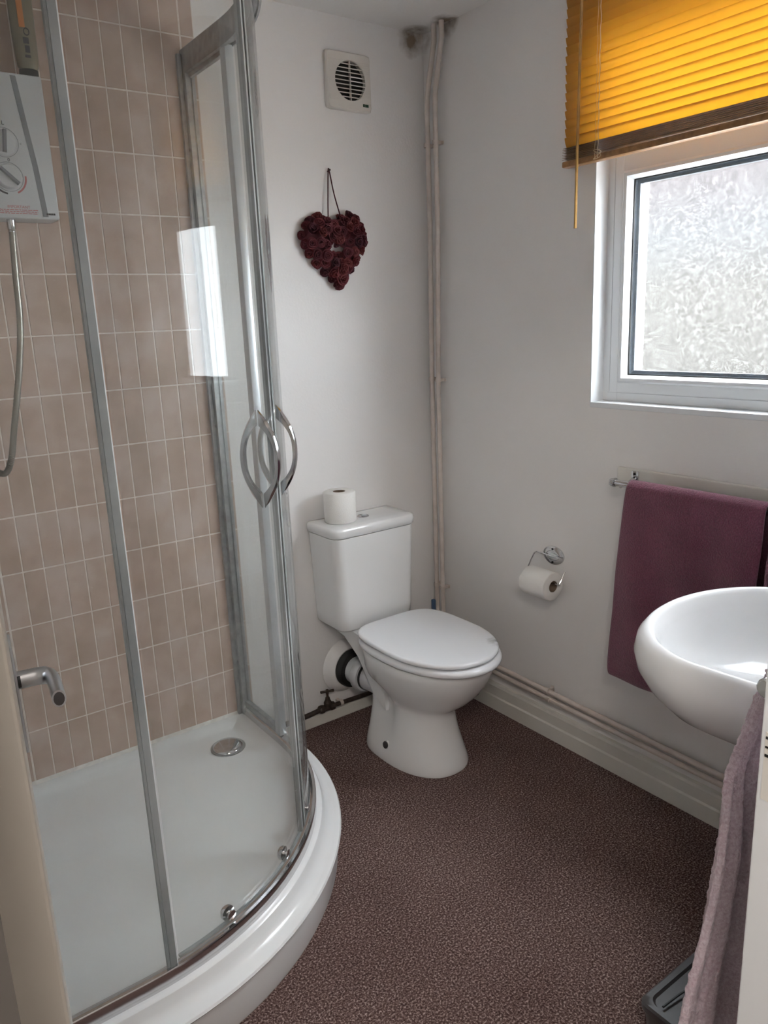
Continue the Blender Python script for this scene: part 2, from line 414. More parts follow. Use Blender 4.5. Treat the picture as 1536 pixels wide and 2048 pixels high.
# neighbour's house seen blurred through the obscure glass
bm = B(); box(bm, 10, 15, -2, 14, -2.8, 4.3); struct(obj('wall_outside', bm, 'outwall'), 'wall of the house opposite, coloured dark to dim the window view', 'wall')
bm = B(); box(bm, .3, 40, -30, 30, -2.9, -2.8); struct(obj('ground_outside', bm, 'ground'), 'paved ground outside the window', 'ground')

# tiles of the shower wall -----------------------------------------------------
TX1 = -.846; CW = .0563; RH = .161
bm = B(); box(bm, XL, TX1, -.0074, .0, .150, ZC); grout = obj('grout', bm, 'grout'); grout.parent = wall_back
def tile_mesh(w, h):
    bm = B(); box(bm, -w/2, w/2, -.0085, -.001, -h/2, h/2)
    fe = [e for e in bm.edges if all(v.co.y < -.008 for v in e.verts)]
    bmesh.ops.bevel(bm, geom=fe, offset=.0009, segments=1, affect='EDGES')
    me = bpy.data.meshes.new('tile'); bm.to_mesh(me); bm.free(); me.materials.append(M['tile']); return me
vx = [-.8875]                                         # a real joint falls every sixth column
cols = [(-.8875, TX1)]
x = -.8875; k = 0
while x > XL+.012:
    xn = max(x-CW, XL+.001); cols.append((xn, x)); x = xn
meshes = {}
rows = [(.1595+RH*i, min(.1595+RH*(i+1), ZC-.001)) for i in range(14)]
for ci, (xa, xb) in enumerate(cols):
    ga = .0027 if (ci % 6 == 0) else .0017; gb = .0027 if (ci % 6 == 1) else .0017
    for (za, zb) in rows:
        w = round(xb-xa-ga-gb, 4); h = round(zb-za-.0040, 4)
        if (w, h) not in meshes: meshes[(w, h)] = tile_mesh(w, h)
        t = bpy.data.objects.new('tile', meshes[(w, h)]); COL.objects.link(t); t.parent = wall_back
        t.location = ((xa+ga+xb-gb)/2, random.uniform(-.0003, .0003), (za+zb)/2)

# skirtings ---------------------------------------------------------------
bm = B()
prof = [(0, 0), (-.020, 0), (-.020, .052), (-.016, .058), (-.016, .094), (-.012, .102), (0, .104)]
loft(bm, [[(px, y, pz) for px, pz in prof] for y in (YF, -.025)])
struct(obj('baseboard_right', bm, 'gloss', None, False), 'white painted skirting board with a moulded step', 'skirting')
bm = B(); box(bm, -.815, -.02, -.024, 0, 0, .043, bev=.004)
struct(obj('baseboard_back', bm, 'gloss'), 'low white painted plinth along the wall behind the toilet', 'skirting')

# ------------------------------------------------------------------ window
WX = .055
win = bpy.data.objects.new('window_1', None); COL.objects.link(win); win.location = (WX, (WY0+WY1)/2, WZ0); struct(win, 'white plastic framed window with obscure glass', 'window')
ZT0, ZT1 = 1.828, 1.905          # transom
fy0, fy1, fz0, fz1 = WY0, WY1, WZ0+.003, WZ1
gy0, gy1 = WY0+.056, WY1-.056
bm = B()
box(bm, WX, WX+.07, fy0, gy0, fz0, fz1, bev=.003); box(bm, WX, WX+.07, gy1, fy1, fz0, fz1, bev=.003)
box(bm, WX+.0005, WX+.07, fy0+.002, fy1-.002, fz0, fz0+.058, bev=.003); box(bm, WX+.0005, WX+.07, fy0+.002, fy1-.002, fz1-.056, fz1, bev=.003)
box(bm, WX+.001, WX+.069, fy0+.002, fy1-.002, ZT0, ZT1, bev=.003)
part('frame', bm, 'upvc', win)
def glazing(z0, z1):
    # bead: a sloping square ring in front of the glass
    bm = B(); d = .020
    def rect(i, x): return [(x, gy0+i, z0+i), (x, gy1-i, z0+i), (x, gy1-i, z1-i), (x, gy0+i, z1-i)]
    loft(bm, [rect(-.004, WX+.002), rect(.004, WX-.004), rect(.012, WX-.003), rect(d, WX+.012), rect(d, WX+.026), rect(-.004, WX+.026)], True, loop=True)
    bead = part('glazing_bead', bm, 'upvc', win)
    bm = B(); loft(bm, [rect(d-.004, WX+.020), rect(d+.0035, WX+.019), rect(d+.0035, WX+.024), rect(d-.004, WX+.025)], True, loop=True); o = part('gasket', bm, 'black', win)
    bm = B(); loft(bm, [rect(d-.002, WX+.031), rect(d+.013, WX+.031), rect(d+.013, WX+.045), rect(d-.002, WX+.045)], True, loop=True); o = part('spacer_bar', bm, 'spacer', win)
    o = part('pane', (lambda b: (box(b, WX+.026, WX+.030, gy0+.003, gy1-.003, z0+.003, z1-.003), b)[1])(B()), 'pane', win)
glazing(WZ0+.061, ZT0); glazing(ZT1, WZ1-.056)
# pressed frame lines on the lower rail
bm = B(); box(bm, WX-.0012, WX+.002, fy0+.03, fy1-.02, fz0+.026, fz0+.0275); box(bm, WX-.0012, WX+.002, fy1-.0275, fy1-.026, fz0+.03, fz1-.03); part('frame_groove', bm, 'plastic', win)
# painted window board and plaster reveal come with the wall; a thin white board lines the sill
bm = B(); box(bm, -.002, WX, WY0, WY1, WZ0-.012, WZ0+.004, bev=.002); part('sill', bm, 'upvc', win)
bm = B(); box(bm, -.001, WX, WY1-.0035, WY1+.0005, WZ0, WZ1); part('reveal_lining', bm, 'upvc', win)

# ------------------------------------------------------------------ blind
BX = -.036
blind = thing('venetian_blind', 'amber slatted venetian blind half lowered over the window', 'blind', (BX, -1.17, 2.36))
BY0, BY1 = -1.74, -.676
def slat(z, tilt, w=.0265, y1=BY1, y0=BY0, x=BX, name='slat', mt='slat', crown=.0018, th=.0009):
    bm = B(); n = 5; rings = []
    for y in (y0, y1):
        top = []; bot = []
        for i in range(n):
            s = (i/(n-1)-.5)*w; c = crown*(1-(2*s/w)**2)
            top.append((s, c+th)); bot.append((s, c))
        ring = top+bot[::-1]
        ca, sa = math.cos(tilt), math.sin(tilt)
        rings.append([(x+a*ca-b*sa, y, z+a*sa+b*ca) for a, b in ring])
    loft(bm, rings); return part(name, bm, mt, blind, True, 50)
for i in range(19):
    slat(1.921+.0232*i, math.radians(180-68)+random.uniform(-.02, .02), y1=BY1+random.uniform(-.0012, .0012))
for i in range(8):
    slat(1.874+.0042*i, random.uniform(-.03, .03), y1=BY1+random.uniform(-.001, .002), name='stacked_slat', mt='slatwood')
bm = B(); box(bm, BX-.0145, BX+.0145, BY0, BY1+.002, 1.853, 1.870, bev=.004, seg=2); part('bottom_rail', bm, 'slatwood', blind, True)
bm = B(); box(bm, BX-.02, BX+.02, BY0, BY1, 2.345, 2.393, bev=.003); part('head_rail', bm, 'slatwood', blind)
for yy in (-.803, -1.60):
    bm = B()
    tube(bm, [(BX-.0155, yy+.0015*math.sin(i*1.3), 1.86+.0122*i) for i in range(40)], .0011, 5)
    tube(bm, [(BX-.0150, yy+.010+.001*math.sin(i), 1.86+.0122*i) for i in range(40)], .0006, 5)
    part('ladder_cord', bm, 'cord', blind)
    bm = B(); pts = [(BX-.018+.004*math.sin(i*2.1), yy+.012*math.sin(i*1.7), 1.868+.012*math.sin(i*.9)) for i in range(14)]
    tube(bm, smooth_path(pts, 3), .0007, 5); part('cord_tangle', bm, 'cord', blind)
wand = None
bm = B(); tube(bm, [(-.062, -.738, 1.683), (-.062, -.741, 1.95), (-.060, -.747, 2.34)], .0042, 6); part('tilt_wand', bm, 'rod', blind)

# ------------------------------------------------------------------ shower
CXs, CYs = -1.555, -.275
def pol(a, R): a = math.radians(a); return (CXs+R*math.cos(a), CYs-R*math.sin(a))
def outline(R, w=0.0, na=28):
    p = [(CXs+R, -w), (CXs+R, CYs*.5), (CXs+R, CYs)]
    p += [pol(90*i/na, R) for i in range(1, na)]
    p += [(CXs, CYs-R), ((CXs+XL)/2, CYs-R), (XL+w, CYs-R)]
    return p
# tray
tray = thing('shower_tray', 'white quadrant shower tray with a stepped curved front', 'shower tray', (-1.45, -.5, 0))
def tray_ring(R, z, w): 
    return [(x, y, z) for x, y in outline(R, w)] + [(XL+w, -w, z)]
g = .0008
tray_rings = [tray_ring(.736, 0.0, g), tray_ring(.740, .010, g), tray_ring(.743, .097, g), tray_ring(.751, .102, g), tray_ring(.755, .108, g), tray_ring(.752, .113, g), tray_ring(.746, .1145, g),
              tray_ring(.738, .1135, g), tray_ring(.726, .1155, g), tray_ring(.716, .122, g), tray_ring(.710, .132, g), tray_ring(.707, .143, g), tray_ring(.704, .1505, g), tray_ring(.699, .154, g), tray_ring(.694, .155, g),
              tray_ring(.655, .155, .020), tray_ring(.640, .153, .028), tray_ring(.622, .140, .042), tray_ring(.600, .131, .06), tray_ring(.50, .128, .14)]
bm = B(); loft(bm, tray_rings); part('tray_body', bm, 'acrylic', tray, True, 32)
bm = B(); mt4 = Matrix.Translation((-1.012, -.152, .130))
lathe(bm, [(.050, -.002), (.050, .004), (.046, .009), (.034, .0125), (.004, .0145)], 32, mt4); drain = part('drain_cover', bm, 'chrome', tray, True)
bm = B(); lathe(bm, [(.056, 0), (.056, .002), (.040, .002), (.040, 0)], 32, Matrix.Translation((-1.012, -.152, .1298))); part('drain_ring', bm, 'dullalu', tray, True)
bm = B()
loft(bm, [[(x, -.0085, z0), (x, -.016, z0), (x, -.0085, z0+.011)] for x, z0 in ((XL+.01, .154), (-.95, .154), (-.87, .154))])
part('sealant_bead', bm, 'sealant', tray)

enc = thing('shower_enclosure', 'curved glass shower enclosure with two sliding doors', 'shower enclosure', (-1.35, -.55, .155))
ZB0, ZB1, ZR0, ZR1 = .1555, .189, 2.150, 2.215
def rail(name, prof, mt):
    bm = B(); loft(bm, [[(x, y, z) for x, y in outline(R, .010)] for R, z in prof], close=False, loop=True)
    # end caps
    return part(name, bm, mt, enc, True, 35)
rail('bottom_rail', [(.661, ZB0), (.690, ZB0), (.690, ZB0+.018), (.6895, ZB1-.001), (.688, ZB1+.001), (.681, ZB1+.001), (.676, ZB1-.004), (.668, ZB1-.006), (.661, ZB1-.010)], 'chrome')
rail('top_rail', [(.659, ZR0), (.667, ZR0-.002), (.672, ZR0+.006), (.684, ZR0+.006), (.686, ZR0), (.692, ZR0+.002), (.692, ZR1-.004), (.688, ZR1), (.663, ZR1), (.659, ZR1-.004)], 'dullalu')
def strip(pts, th, z0, z1, bm=None):
    """a vertical sheet along plan points"""
    bm = bm or B(); P = [Vector((*p, 0)) for p in pts]; ring = []
    inn = []
    for i, p in enumerate(P):
        t = (P[min(i+1, len(P)-1)]-P[max(i-1, 0)]).normalized(); nrm = Vector((-t.y, t.x, 0))*th/2
        ring.append(p+nrm); inn.append(p-nrm)
    outl = ring+inn[::-1]
    b = [bm.verts.new((p.x, p.y, z0)) for p in outl]; t = [bm.verts.new((p.x, p.y, z1)) for p in outl]
    n = len(outl); h = len(P)
    for i in range(n):
        j = (i+1) % n; bm.faces.new((b[i], b[j], t[j], t[i]))
    for i in range(h-1):
        bm.faces.new((b[i], b[n-1-i], b[n-2-i], b[i+1])); bm.faces.new((t[i], t[i+1], t[n-2-i], t[n-1-i]))
    return bm
PX = CXs+.676
# wall profile and post of the straight side
bm = B(); box(bm, PX-.017, PX+.013, -.036, -.009, ZB0, ZR1-.01, bev=.002); box(bm, PX-.030, PX-.017, -.022, -.009, ZB0, ZR1-.014, bev=.0015)
wp = part('wall_profile', bm, 'dullalu', enc)
for z in (.35, .75, 1.15, 1.95):
    bm = B(); lathe(bm, [(.0045, 0), (.0045, .0015), (.002, .0022), (.0002, .0022)], 10, axis_mtx((PX-.017, -.024, z), (-1, 0, 0))); o = part('screw_head', bm, 'chrome', wp)
    o.parent = wp; o.matrix_parent_inverse = Matrix.Identity(4)
bm = strip([(PX, -.036), (PX, CYs-.003)], .005, ZB1-.008, ZR0+.008); part('fixed_panel', bm, 'glass', enc)
bm = B(); box(bm, PX-.009, PX+.009, -.036, CYs+.012, ZB1-.006, ZB1+.016, bev=.002); part('panel_channel', bm, 'dullalu', enc)
bm = B(); box(bm, PX-.007, PX+.007, -.036, CYs+.012, ZR0-.012, ZR0+.004, bev=.002); part('panel_channel', bm, 'dullalu', enc)
bm = B(); box(bm, PX-.013, PX+.011, CYs-.016, CYs+.016, ZB1-.004, ZR0+.004, bev=.003); part('post', bm, 'alu', enc, True)
# the far straight side, fixed glass with a short curve
RF = .678
pts = [pol(a, RF) for a in (84.8, 86.5, 88, 90)]+[(CXs-.06, CYs-RF), (XL+.03, CYs-RF)]
bm = strip(pts, .005, ZB1-.008, ZR0+.008); part('fixed_panel', bm, 'glass', enc)
bm = B(); box(bm, XL+.001, XL+.034, CYs-RF-.014, CYs-RF+.016, ZB0, ZR1-.01, bev=.002); part('wall_profile', bm, 'dullalu', enc)
bm = strip([pol(a, RF-.001) for a in (84.5, 85.1, 85.6, 86.15)], .009, ZB1-.006, ZR0+.004); part('upright_seal', bm, 'seal', enc, True, 50)
bm = strip([pol(a, RF+.004) for a in (84.95, 85.35, 85.75)], .005, ZB1-.006, ZR0+.004); part('seal_bead', bm, 'seal', enc, True, 50)
bm = strip([pol(a, RF) for a in (84.32, 84.5)], .007, ZB1-.006, ZR0+.004); part('seal_lip', bm, 'upvc', enc)
# sliding doors
RD = .670
def door(a0, a1, am, ah, side):
    n = 16
    g_ = part('sliding_door', strip([pol(a0+(a1-a0)*i/n, RD) for i in range(n+1)], .006, ZB1+.004, ZR0-.004), 'glass', enc, True, 30)
    def sub(name, bm, mt, smooth=True, ang=None):
        o = obj(name, bm, mt, None, smooth, ang); o.parent = g_; o.matrix_parent_inverse = Matrix.Identity(4); return o
    # closing edge: a pale channel with a dark magnetic strip
    s = 1 if am > (a0+a1)/2 else -1
    bm = strip([pol(am-s*a, RD) for a in (1.1, .2)], .0125, ZB1+.006, ZR0-.006); sub('edge_channel', bm, 'seal')
    bm = strip([pol(am+s*a, RD) for a in (-.2, .22)], .010, ZB1+.006, ZR0-.006); sub('magnetic_strip', bm, 'black')
    # bottom wipe seal
    bm = strip([pol(a0+(a1-a0)*i/n, RD) for i in range(n+1)], .0075, ZB1+.001, ZB1+.0065); sub('wipe_seal', bm, 'seal')
    # pointed bow handles, one outside and one inside
    for o_, in_ in ((1, 0), (-1, 1)):
        bm = B(); rings = []; N = 26; zc, hh, bulge = 1.169, .107, .043
        nrm = Vector((math.cos(math.radians(ah)), -math.sin(math.radians(ah)), 0)); tan = Vector((-nrm.y, nrm.x, 0))
        base = Vector((*pol(ah, RD), 0))+nrm*(.003*o_)
        for i in range(N+1):
            u = -1+2*i/N; z = zc+hh*u
            outb = bulge*(1-abs(u)**2.15)+.0004
            inn = max(0.0, (bulge-.0095)*(1-(abs(u)/.70)**2.6)) if abs(u) < .70 else 0.0
            hw = .0080*(1-.72*abs(u)**1.5)+.0008
            q = [base+nrm*(o_*inn)-tan*hw, base+nrm*(o_*inn)+tan*hw, base+nrm*(o_*(outb*.75+inn*.25))+tan*hw, base+nrm*(o_*outb)+tan*hw*.35, base+nrm*(o_*outb)-tan*hw*.35, base+nrm*(o_*(outb*.75+inn*.25))-tan*hw]
            rings.append([p+Vector((0, 0, z)) for p in q])
        loft(bm, rings); sub('handle', bm, 'chrome', True, 35)
    for ar in side:
        for z in (ZB1+.018, ZR0-.02):
            p = Vector((*pol(ar, RD), z)); nr = Vector((math.cos(math.radians(ar)), -math.sin(math.radians(ar)), 0))
            bm = B(); lathe(bm, [(.0002, -.016), (.013, -.016), (.0165, -.011), (.0165, -.004), (.006, -.003), (.006, .004), (.011, .0045), (.011, .008), (.0002, .010)], 18, axis_mtx(p, nr)); sub('roller', bm, 'chrome')
    return g_
door(44.3, 83.6, 44.3, 51.0, (54, 72.5))
door(6.0, 43.7, 43.7, 40.6, (12, 38.4))

# electric shower unit -----------------------------------------------------------
un = thing('electric_shower', 'white electric shower box with two dials on the tiled wall', 'shower unit', (-1.40, -.0085, 1.735))
ux0, ux1, uz0, uz1, uyf = -1.512, -1.300, 1.737, 2.073, -.092
bm = B(); box(bm, ux0, ux1, uyf, -.0088, uz0, uz1, bev=.005, seg=3); body = part('case', bm, 'plastic', un, True, 50)
# the slanting grey groove across the front cover
bm = B(); loft(bm, [[(xa, uyf-.0006, za), (xa+.013, uyf-.0006, za), (xa+.013, uyf+.002, za), (xa, uyf+.002, za)] for xa, za in ((-1.374, uz1-.006), (-1.362, 1.96), (-1.350, 1.86), (-1.341, uz0+.006))])
part('cover_groove', bm, 'print_grey', un)
for kz, ang in ((1.913, 1.45), (1.834, 2.4)):
    kx = -1.410
    bm = B(); lathe(bm, [(.030, 0), (.029, .010), (.026, .014), (.0003, .015)], 32, axis_mtx((kx, uyf, kz), (0, -1, 0))); kn = part('dial', bm, 'plastic', un, True)
    def ksub(name, bm, mt):
        o = obj(name, bm, mt); o.parent = kn; o.matrix_parent_inverse = Matrix.Identity(4); adopt_fix = un.location; o.matrix_parent_inverse = kn.matrix_parent_inverse.copy() if False else Matrix.Identity(4); return o
    c, s = math.cos(ang), math.sin(ang); bm = B()
    loft(bm, [[(kx+c*t-s*w_, y_, kz+s*t+c*w_) for (w_, y_) in ((-.005, uyf-.014), (.005, uyf-.014), (.003, uyf-.024), (-.003, uyf-.024))] for t in (-.026, .026)])
    ksub('grip', bm, 'print_grey')
    bm = B(); n = 30
    loft(bm, [[(kx+math.cos(a)*r_, uyf-y_, kz+math.sin(a)*r_) for r_, y_ in ((.0335, .0012), (.0345, .0012), (.0345, -.001), (.0335, -.001))] for a in [2*PI*i/n for i in range(n)]], loop=True)
    part('dial_ring', bm, 'print_grey', un)
def arc_mark(name, mt, a0, a1, r0=.038, r1=.042, kz=1.834):
    bm = B(); n = 12
    loft(bm, [[(-1.410+math.cos(a)*r_, uyf-y_, kz+math.sin(a)*r_) for r_, y_ in ((r0, .001), (r1, .001), (r1, -.001), (r0, -.001))] for a in [math.radians(a0+(a1-a0)*i/n) for i in range(n+1)]])
    part(name, bm, mt, un)
arc_mark('hot_mark', 'print_red', -65, 5); arc_mark('cold_mark', 'print_black', -135, -100)
FRONT = Matrix(((1, 0, 0, 0), (0, 0, -1, 0), (0, 1, 0, 0), (0, 0, 0, 1)))     # text facing -y
def onfront(x, z): return Matrix.Translation((x, uyf-.0006, z)) @ FRONT
text('dial_letter', 'L', .013, onfront(-1.406, 1.957), 'print_black', un); text('dial_letter', 'c', .010, onfront(-1.371, 1.913), 'print_grey', un)
text('dial_letter', '0', .011, onfront(-1.404, 1.873), 'print_black', un)
text('warning_heading', 'IMPORTANT', .0095, onfront(-1.396, 1.764), 'print_red', un)
bm = B()
for i in range(3):
    x_ = -1.452
    while x_ < -1.352+.012*i*0:
        w_ = random.uniform(.004, .012); box(bm, x_, min(x_+w_, -1.352), uyf-.001, uyf+.001, 1.7565-.0042*i, 1.7582-.0042*i); x_ += w_+.002
part('warning_lines', bm, 'print_red', un)
bm = B()
for i in range(5): box(bm, -1.332+i*.0044, -1.332+i*.0044+.0036, uyf-.001, uyf+.001, 1.7475, 1.7520)
part('maker_mark', bm, 'print_black', un)
# hose (hangs from the unit)
hs = thing('shower_hose', 'flexible metal shower hose looping down the tiles', 'hose', (-1.415, -.07, 1.735))
hp = [(-1.415, -.070, 1.722), (-1.423, -.072, 1.60), (-1.430, -.072, 1.48), (-1.449, -.072, 1.364), (-1.483, -.070, 1.211), (-1.502, -.068, 1.130), (-1.523, -.066, 1.097), (-1.550, -.064, 1.125), (-1.565, -.062, 1.22), (-1.57, -.06, 1.40), (-1.575, -.058, 1.75)]
path = smooth_path(hp, 34); rad = [.0088 if (i % 2) else .0076 for i in range(len(path))]
bm = B(); tube(bm, path, rad, 10); part('hose_coil', bm, 'hose', hs, True, 60)
bm = B(); lathe(bm, [(.0105, 0), (.0105, .022), (.008, .026), (.008, .034)], 14, axis_mtx((-1.4150, -.070, 1.7365), (-.04, 0, -1))); part('hose_nut', bm, 'chrome', hs, True)
# shampoo bottle on the unit
bt = thing('shampoo_bottle', 'upturned pale shampoo bottle standing on the shower unit', 'bottle', (-1.318, -.052, 2.0735))
def oval(z, hx, hy, n=24, cx=-1.318, cy=-.052): return [(cx+hx*math.cos(2*PI*i/n), cy+hy*math.sin(2*PI*i/n), z) for i in range(n)]
M['bottle'] = mat('olive_bottle_plastic', (.19, .165, .11), .3, vary=.1, vscale=20)
bm = B(); loft(bm, [oval(2.0738, .0215, .0165), oval(2.0745, .0225, .0175), oval(2.093, .0225, .0175), oval(2.0945, .0215, .0165)]); part('cap', bm, 'black', bt, True)
bm = B(); loft(bm, [oval(2.0945, .020, .016), oval(2.100, .025, .0185), oval(2.13, .0275, .020), oval(2.20, .029, .019), oval(2.26, .0295, .012), oval(2.285, .0295, .003)]); part('bottle_body', bm, 'bottle', bt, True)
bm = B()
def patch(bm, x0, x1, z0, z1, cx=-1.318, cy=-.052, hx=.0285, hy=.0200, n=6):
    r = []
    for i in range(n+1):
        x_ = x0+(x1-x0)*i/n; yy = cy-hy*math.sqrt(max(0, 1-((x_-cx)/hx)**2))
        r.append((x_, yy))
    loft(bm, [[(x_, y_-.0006, z0), (x_, y_-.0006, z1), (x_, y_+.002, z1), (x_, y_+.002, z0)] for x_, y_ in r])
patch(bm, -1.331, -1.318, 2.185, 2.245); part('label_patch', bm, 'orange', bt)
bm = B()
for i, (z0, z1) in enumerate(((2.118, 2.124), (2.129, 2.145), (2.149, 2.163))): patch(bm, -1.326+.002*(i % 2), -1.313, z0, z1)
part('label_lettering', bm, 'print_black', bt)
bm = B(); n = 18
loft(bm, [[(-1.316+math.cos(a)*r_*.8, -.0723-y_, 2.176+math.sin(a)*r_) for r_, y_ in ((.0065, .0006), (.009, .0006), (.009, -.002), (.0065, -.002))] for a in [2*PI*i/n for i in range(n)]], loop=True); part('label_ring', bm, 'print_black', bt)

# ------------------------------------------------------------------ fan
fan = thing('extractor_fan', 'square cream extractor fan with a round slatted grille', 'extractor fan', (-.324, -.002, 2.205))
fx0, fx1, fz0, fz1 = -.410, -.238, 2.119, 2.291; fcx, fcz, fr = -.320, 2.207, .0585
bm = B(); n = 64
def sq(i, half, r):
    a = 2*PI*i/n; c, s = math.cos(a), math.sin(a); k = (abs(c)**18+abs(s)**18)**(-1/18)
    return ((fx0+fx1)/2+half*c*k, (fz0+fz1)/2+half*s*k)
def cir(i, r): a = 2*PI*i/n; return (fcx+r*math.cos(a), fcz+r*math.sin(a))
def R3(f, y): return [(f(i)[0], y, f(i)[1]) for i in range(n)]
loft(bm, [R3(lambda i: sq(i, .086, 0), -.0005), R3(lambda i: sq(i, .086, 0), -.013), R3(lambda i: sq(i, .082, 0), -.018), R3(lambda i: cir(i, fr+.002), -.019), R3(lambda i: cir(i, fr), -.017), R3(lambda i: cir(i, fr), -.0005)], True, loop=True)
part('cover_plate', bm, 'fanplastic', fan, True, 35)
bm = B(); loft(bm, [R3(lambda i: cir(i, fr-.0005), -.0008), R3(lambda i: cir(i, fr-.0005), -.004)]); part('dark_duct', bm, 'dark', fan)
for i in range(9):
    z = fcz-fr+fr*2*(i+.85)/9.7; hw = math.sqrt(max(0, fr*fr-(z-fcz)**2))
    bm = B(); loft(bm, [[(x_, -.0145, z-.0012), (x_, -.0178, z-.0012), (x_, -.0178, z+.0012), (x_, -.0145, z+.0012)] for x_ in (fcx-hw, fcx+hw)]); part('grille_slat', bm, 'fanplastic', fan)
bm = B(); box(bm, fcx-.0012, fcx+.0012, -.0185, -.0100, fcz-fr, fcz+fr); part('grille_bar', bm, 'fanplastic', fan)
bm = B()
for i in range(22):
    z = fz0+.028+i*.0056
    for (a, b) in ((fx0+.008, fcx-math.sqrt(max(0, (fr+.004)**2-(z-fcz)**2)) if abs(z-fcz) < fr else fcx), (fcx+math.sqrt(max(0, (fr+.004)**2-(z-fcz)**2)) if abs(z-fcz) < fr else fcx, fx1-.008)):
        if b > a: box(bm, a, b, -.0196, -.0178, z-.0011, z+.0011)
part('plate_ribs', bm, 'fanplastic', fan)
bm = B(); box(bm, -.275, -.268, -.0195, -.0176, 2.1345, 2.1435, bev=.001); box(bm, -.2665, -.2625, -.0195, -.0176, 2.1345, 2.1425); box(bm, -.2615, -.2575, -.0195, -.0176, 2.1345, 2.1425); box(bm, -.2565, -.2535, -.0195, -.0176, 2.1345, 2.1425); part('maker_mark', bm, 'print_green', fan)

# ------------------------------------------------------------------ heart wreath
hw_ = thing('heart_wreath', 'heart shaped wreath of dark red wooden roses hung on twine', 'wreath', (-.41, -.006, 1.68))
def heart(t):
    """t 0..1 round a plump heart, unit half width"""
    a = 2*PI*t; s = math.sin(a)
    return (math.copysign(abs(s)**2.3, s), (13*math.cos(a)-4.2*math.cos(2*a)-1.6*math.cos(3*a)-.8*math.cos(4*a))/15.5)
HCX, HCZ, HSX, HSZ = -.412, 1.688, .119, .121; HT = math.radians(4)
def hpos(t, k):
    x_, z_ = heart(t); x_ *= HSX*k; z_ = (z_+.1)*HSZ*k
    c, s = math.cos(HT), math.sin(HT)
    return (HCX+x_*c-z_*s, HCZ+x_*s+z_*c)
bm = B(); tube_pts = [(*hpos(i/48, .80),) for i in range(48)]
rings = []
for i in range(48):
    t = i/48
    q = []
    for j in range(8):
        b_ = 2*PI*j/8; k = .64+.36*math.cos(b_); x_, z_ = hpos(t, k); q.append((x_, -.020+.016*math.sin(b_), z_))
    rings.append(q)
loft(bm, rings, True, loop=True); part('wreath_base', bm, 'twine', hw_, True)
def rose_mesh(seed):
    rnd = random.Random(seed); bm = B()
    # coiled shaving: a spiral wall standing on a disc
    # nested open cups of shaving round a bud
    def cup(r0, r1, h, z0, n, ph):
        rr = [[], [], [], []]
        for i in range(n):
            a = 2*PI*i/n+ph; c, s_ = math.cos(a), math.sin(a); w = 1+.07*math.sin(3*a+ph)+rnd.uniform(-.04, .04); hh = h*(1+.10*math.sin(2*a+ph))
            for q, (r_, z_) in enumerate(((r0*.75, z0), (r1*w, z0+hh), ((r1-.11)*w, z0+hh-.01), (r0*.6, z0+.1))): rr[q].append((c*r_, s_*r_, z_))
        loft(bm, rr, True, True, True)
    cup(.72, 1.0, .55, -.1, 12, rnd.random()*6); cup(.46, .70, .72, 0, 10, rnd.random()*6); cup(.22, .40, .86, .05, 8, rnd.random()*6)
    lathe(bm, [(.12, 0), (.13, .7), (.06, .86), (.004, .88)], 6)
    me = bpy.data.meshes.new('rose'); bmesh.ops.recalc_face_normals(bm, faces=bm.faces); bm.to_mesh(me); bm.free(); me.materials.append(M['rose'])
    return me
RM = [rose_mesh(i) for i in range(4)]
def rose(x_, z_, r, y_, tilt):
    o = bpy.data.objects.new('rose', random.choice(RM)); COL.objects.link(o); adopt(hw_, o)
    d = Vector((tilt[0], -1, tilt[1])).normalized()
    o.rotation_mode = 'QUATERNION'; o.rotation_quaternion = d.to_track_quat('Z', 'Y') @ Matrix.Rotation(random.random()*6.28, 3, 'Z').to_quaternion()
    o.location = (x_, y_, z_); o.scale = (r, r, r*1.0)
for ring_, (k, n_, r0, r1, yy, out) in enumerate(((.97, 29, .0160, .0200, -.016, 1.0), (.83, 21, .0180, .0225, -.034, .5), (.63, 15, .0170, .0215, -.044, .1), (.42, 10, .0150, .0185, -.038, -.3), (.26, 5, .012, .014, -.026, -.5))):
    for i in range(n_):
        t = (i+.5*(ring_ % 2)+random.uniform(-.2, .2))/n_; x_, z_ = hpos(t, k*random.uniform(.97, 1.03))
        dx, dz = x_-HCX, z_-HCZ; l = math.hypot(dx, dz)+1e-6
        rose(x_, z_, random.uniform(r0, r1), yy+random.uniform(-.004, .004), (out*dx/l+random.uniform(-.3, .3), out*dz/l+random.uniform(-.3, .3)))
bm = B(); tube(bm, smooth_path([(-.437, -.022, 1.775), (-.430, -.016, 1.84), (-.4195, -.010, 1.928), (-.415, -.010, 1.930), (-.405, -.016, 1.86), (-.388, -.024, 1.785)], 5), .0021, 6); part('twine_loop', bm, 'twine', hw_)
bm = B(); lathe(bm, [(.0016, 0), (.0016, .014), (.0035, .014), (.0035, .016), (.0003, .0165)], 8, axis_mtx((-.4165, -.0005, 1.931), (0, -1, .15))); part('nail', bm, 'brass', hw_)

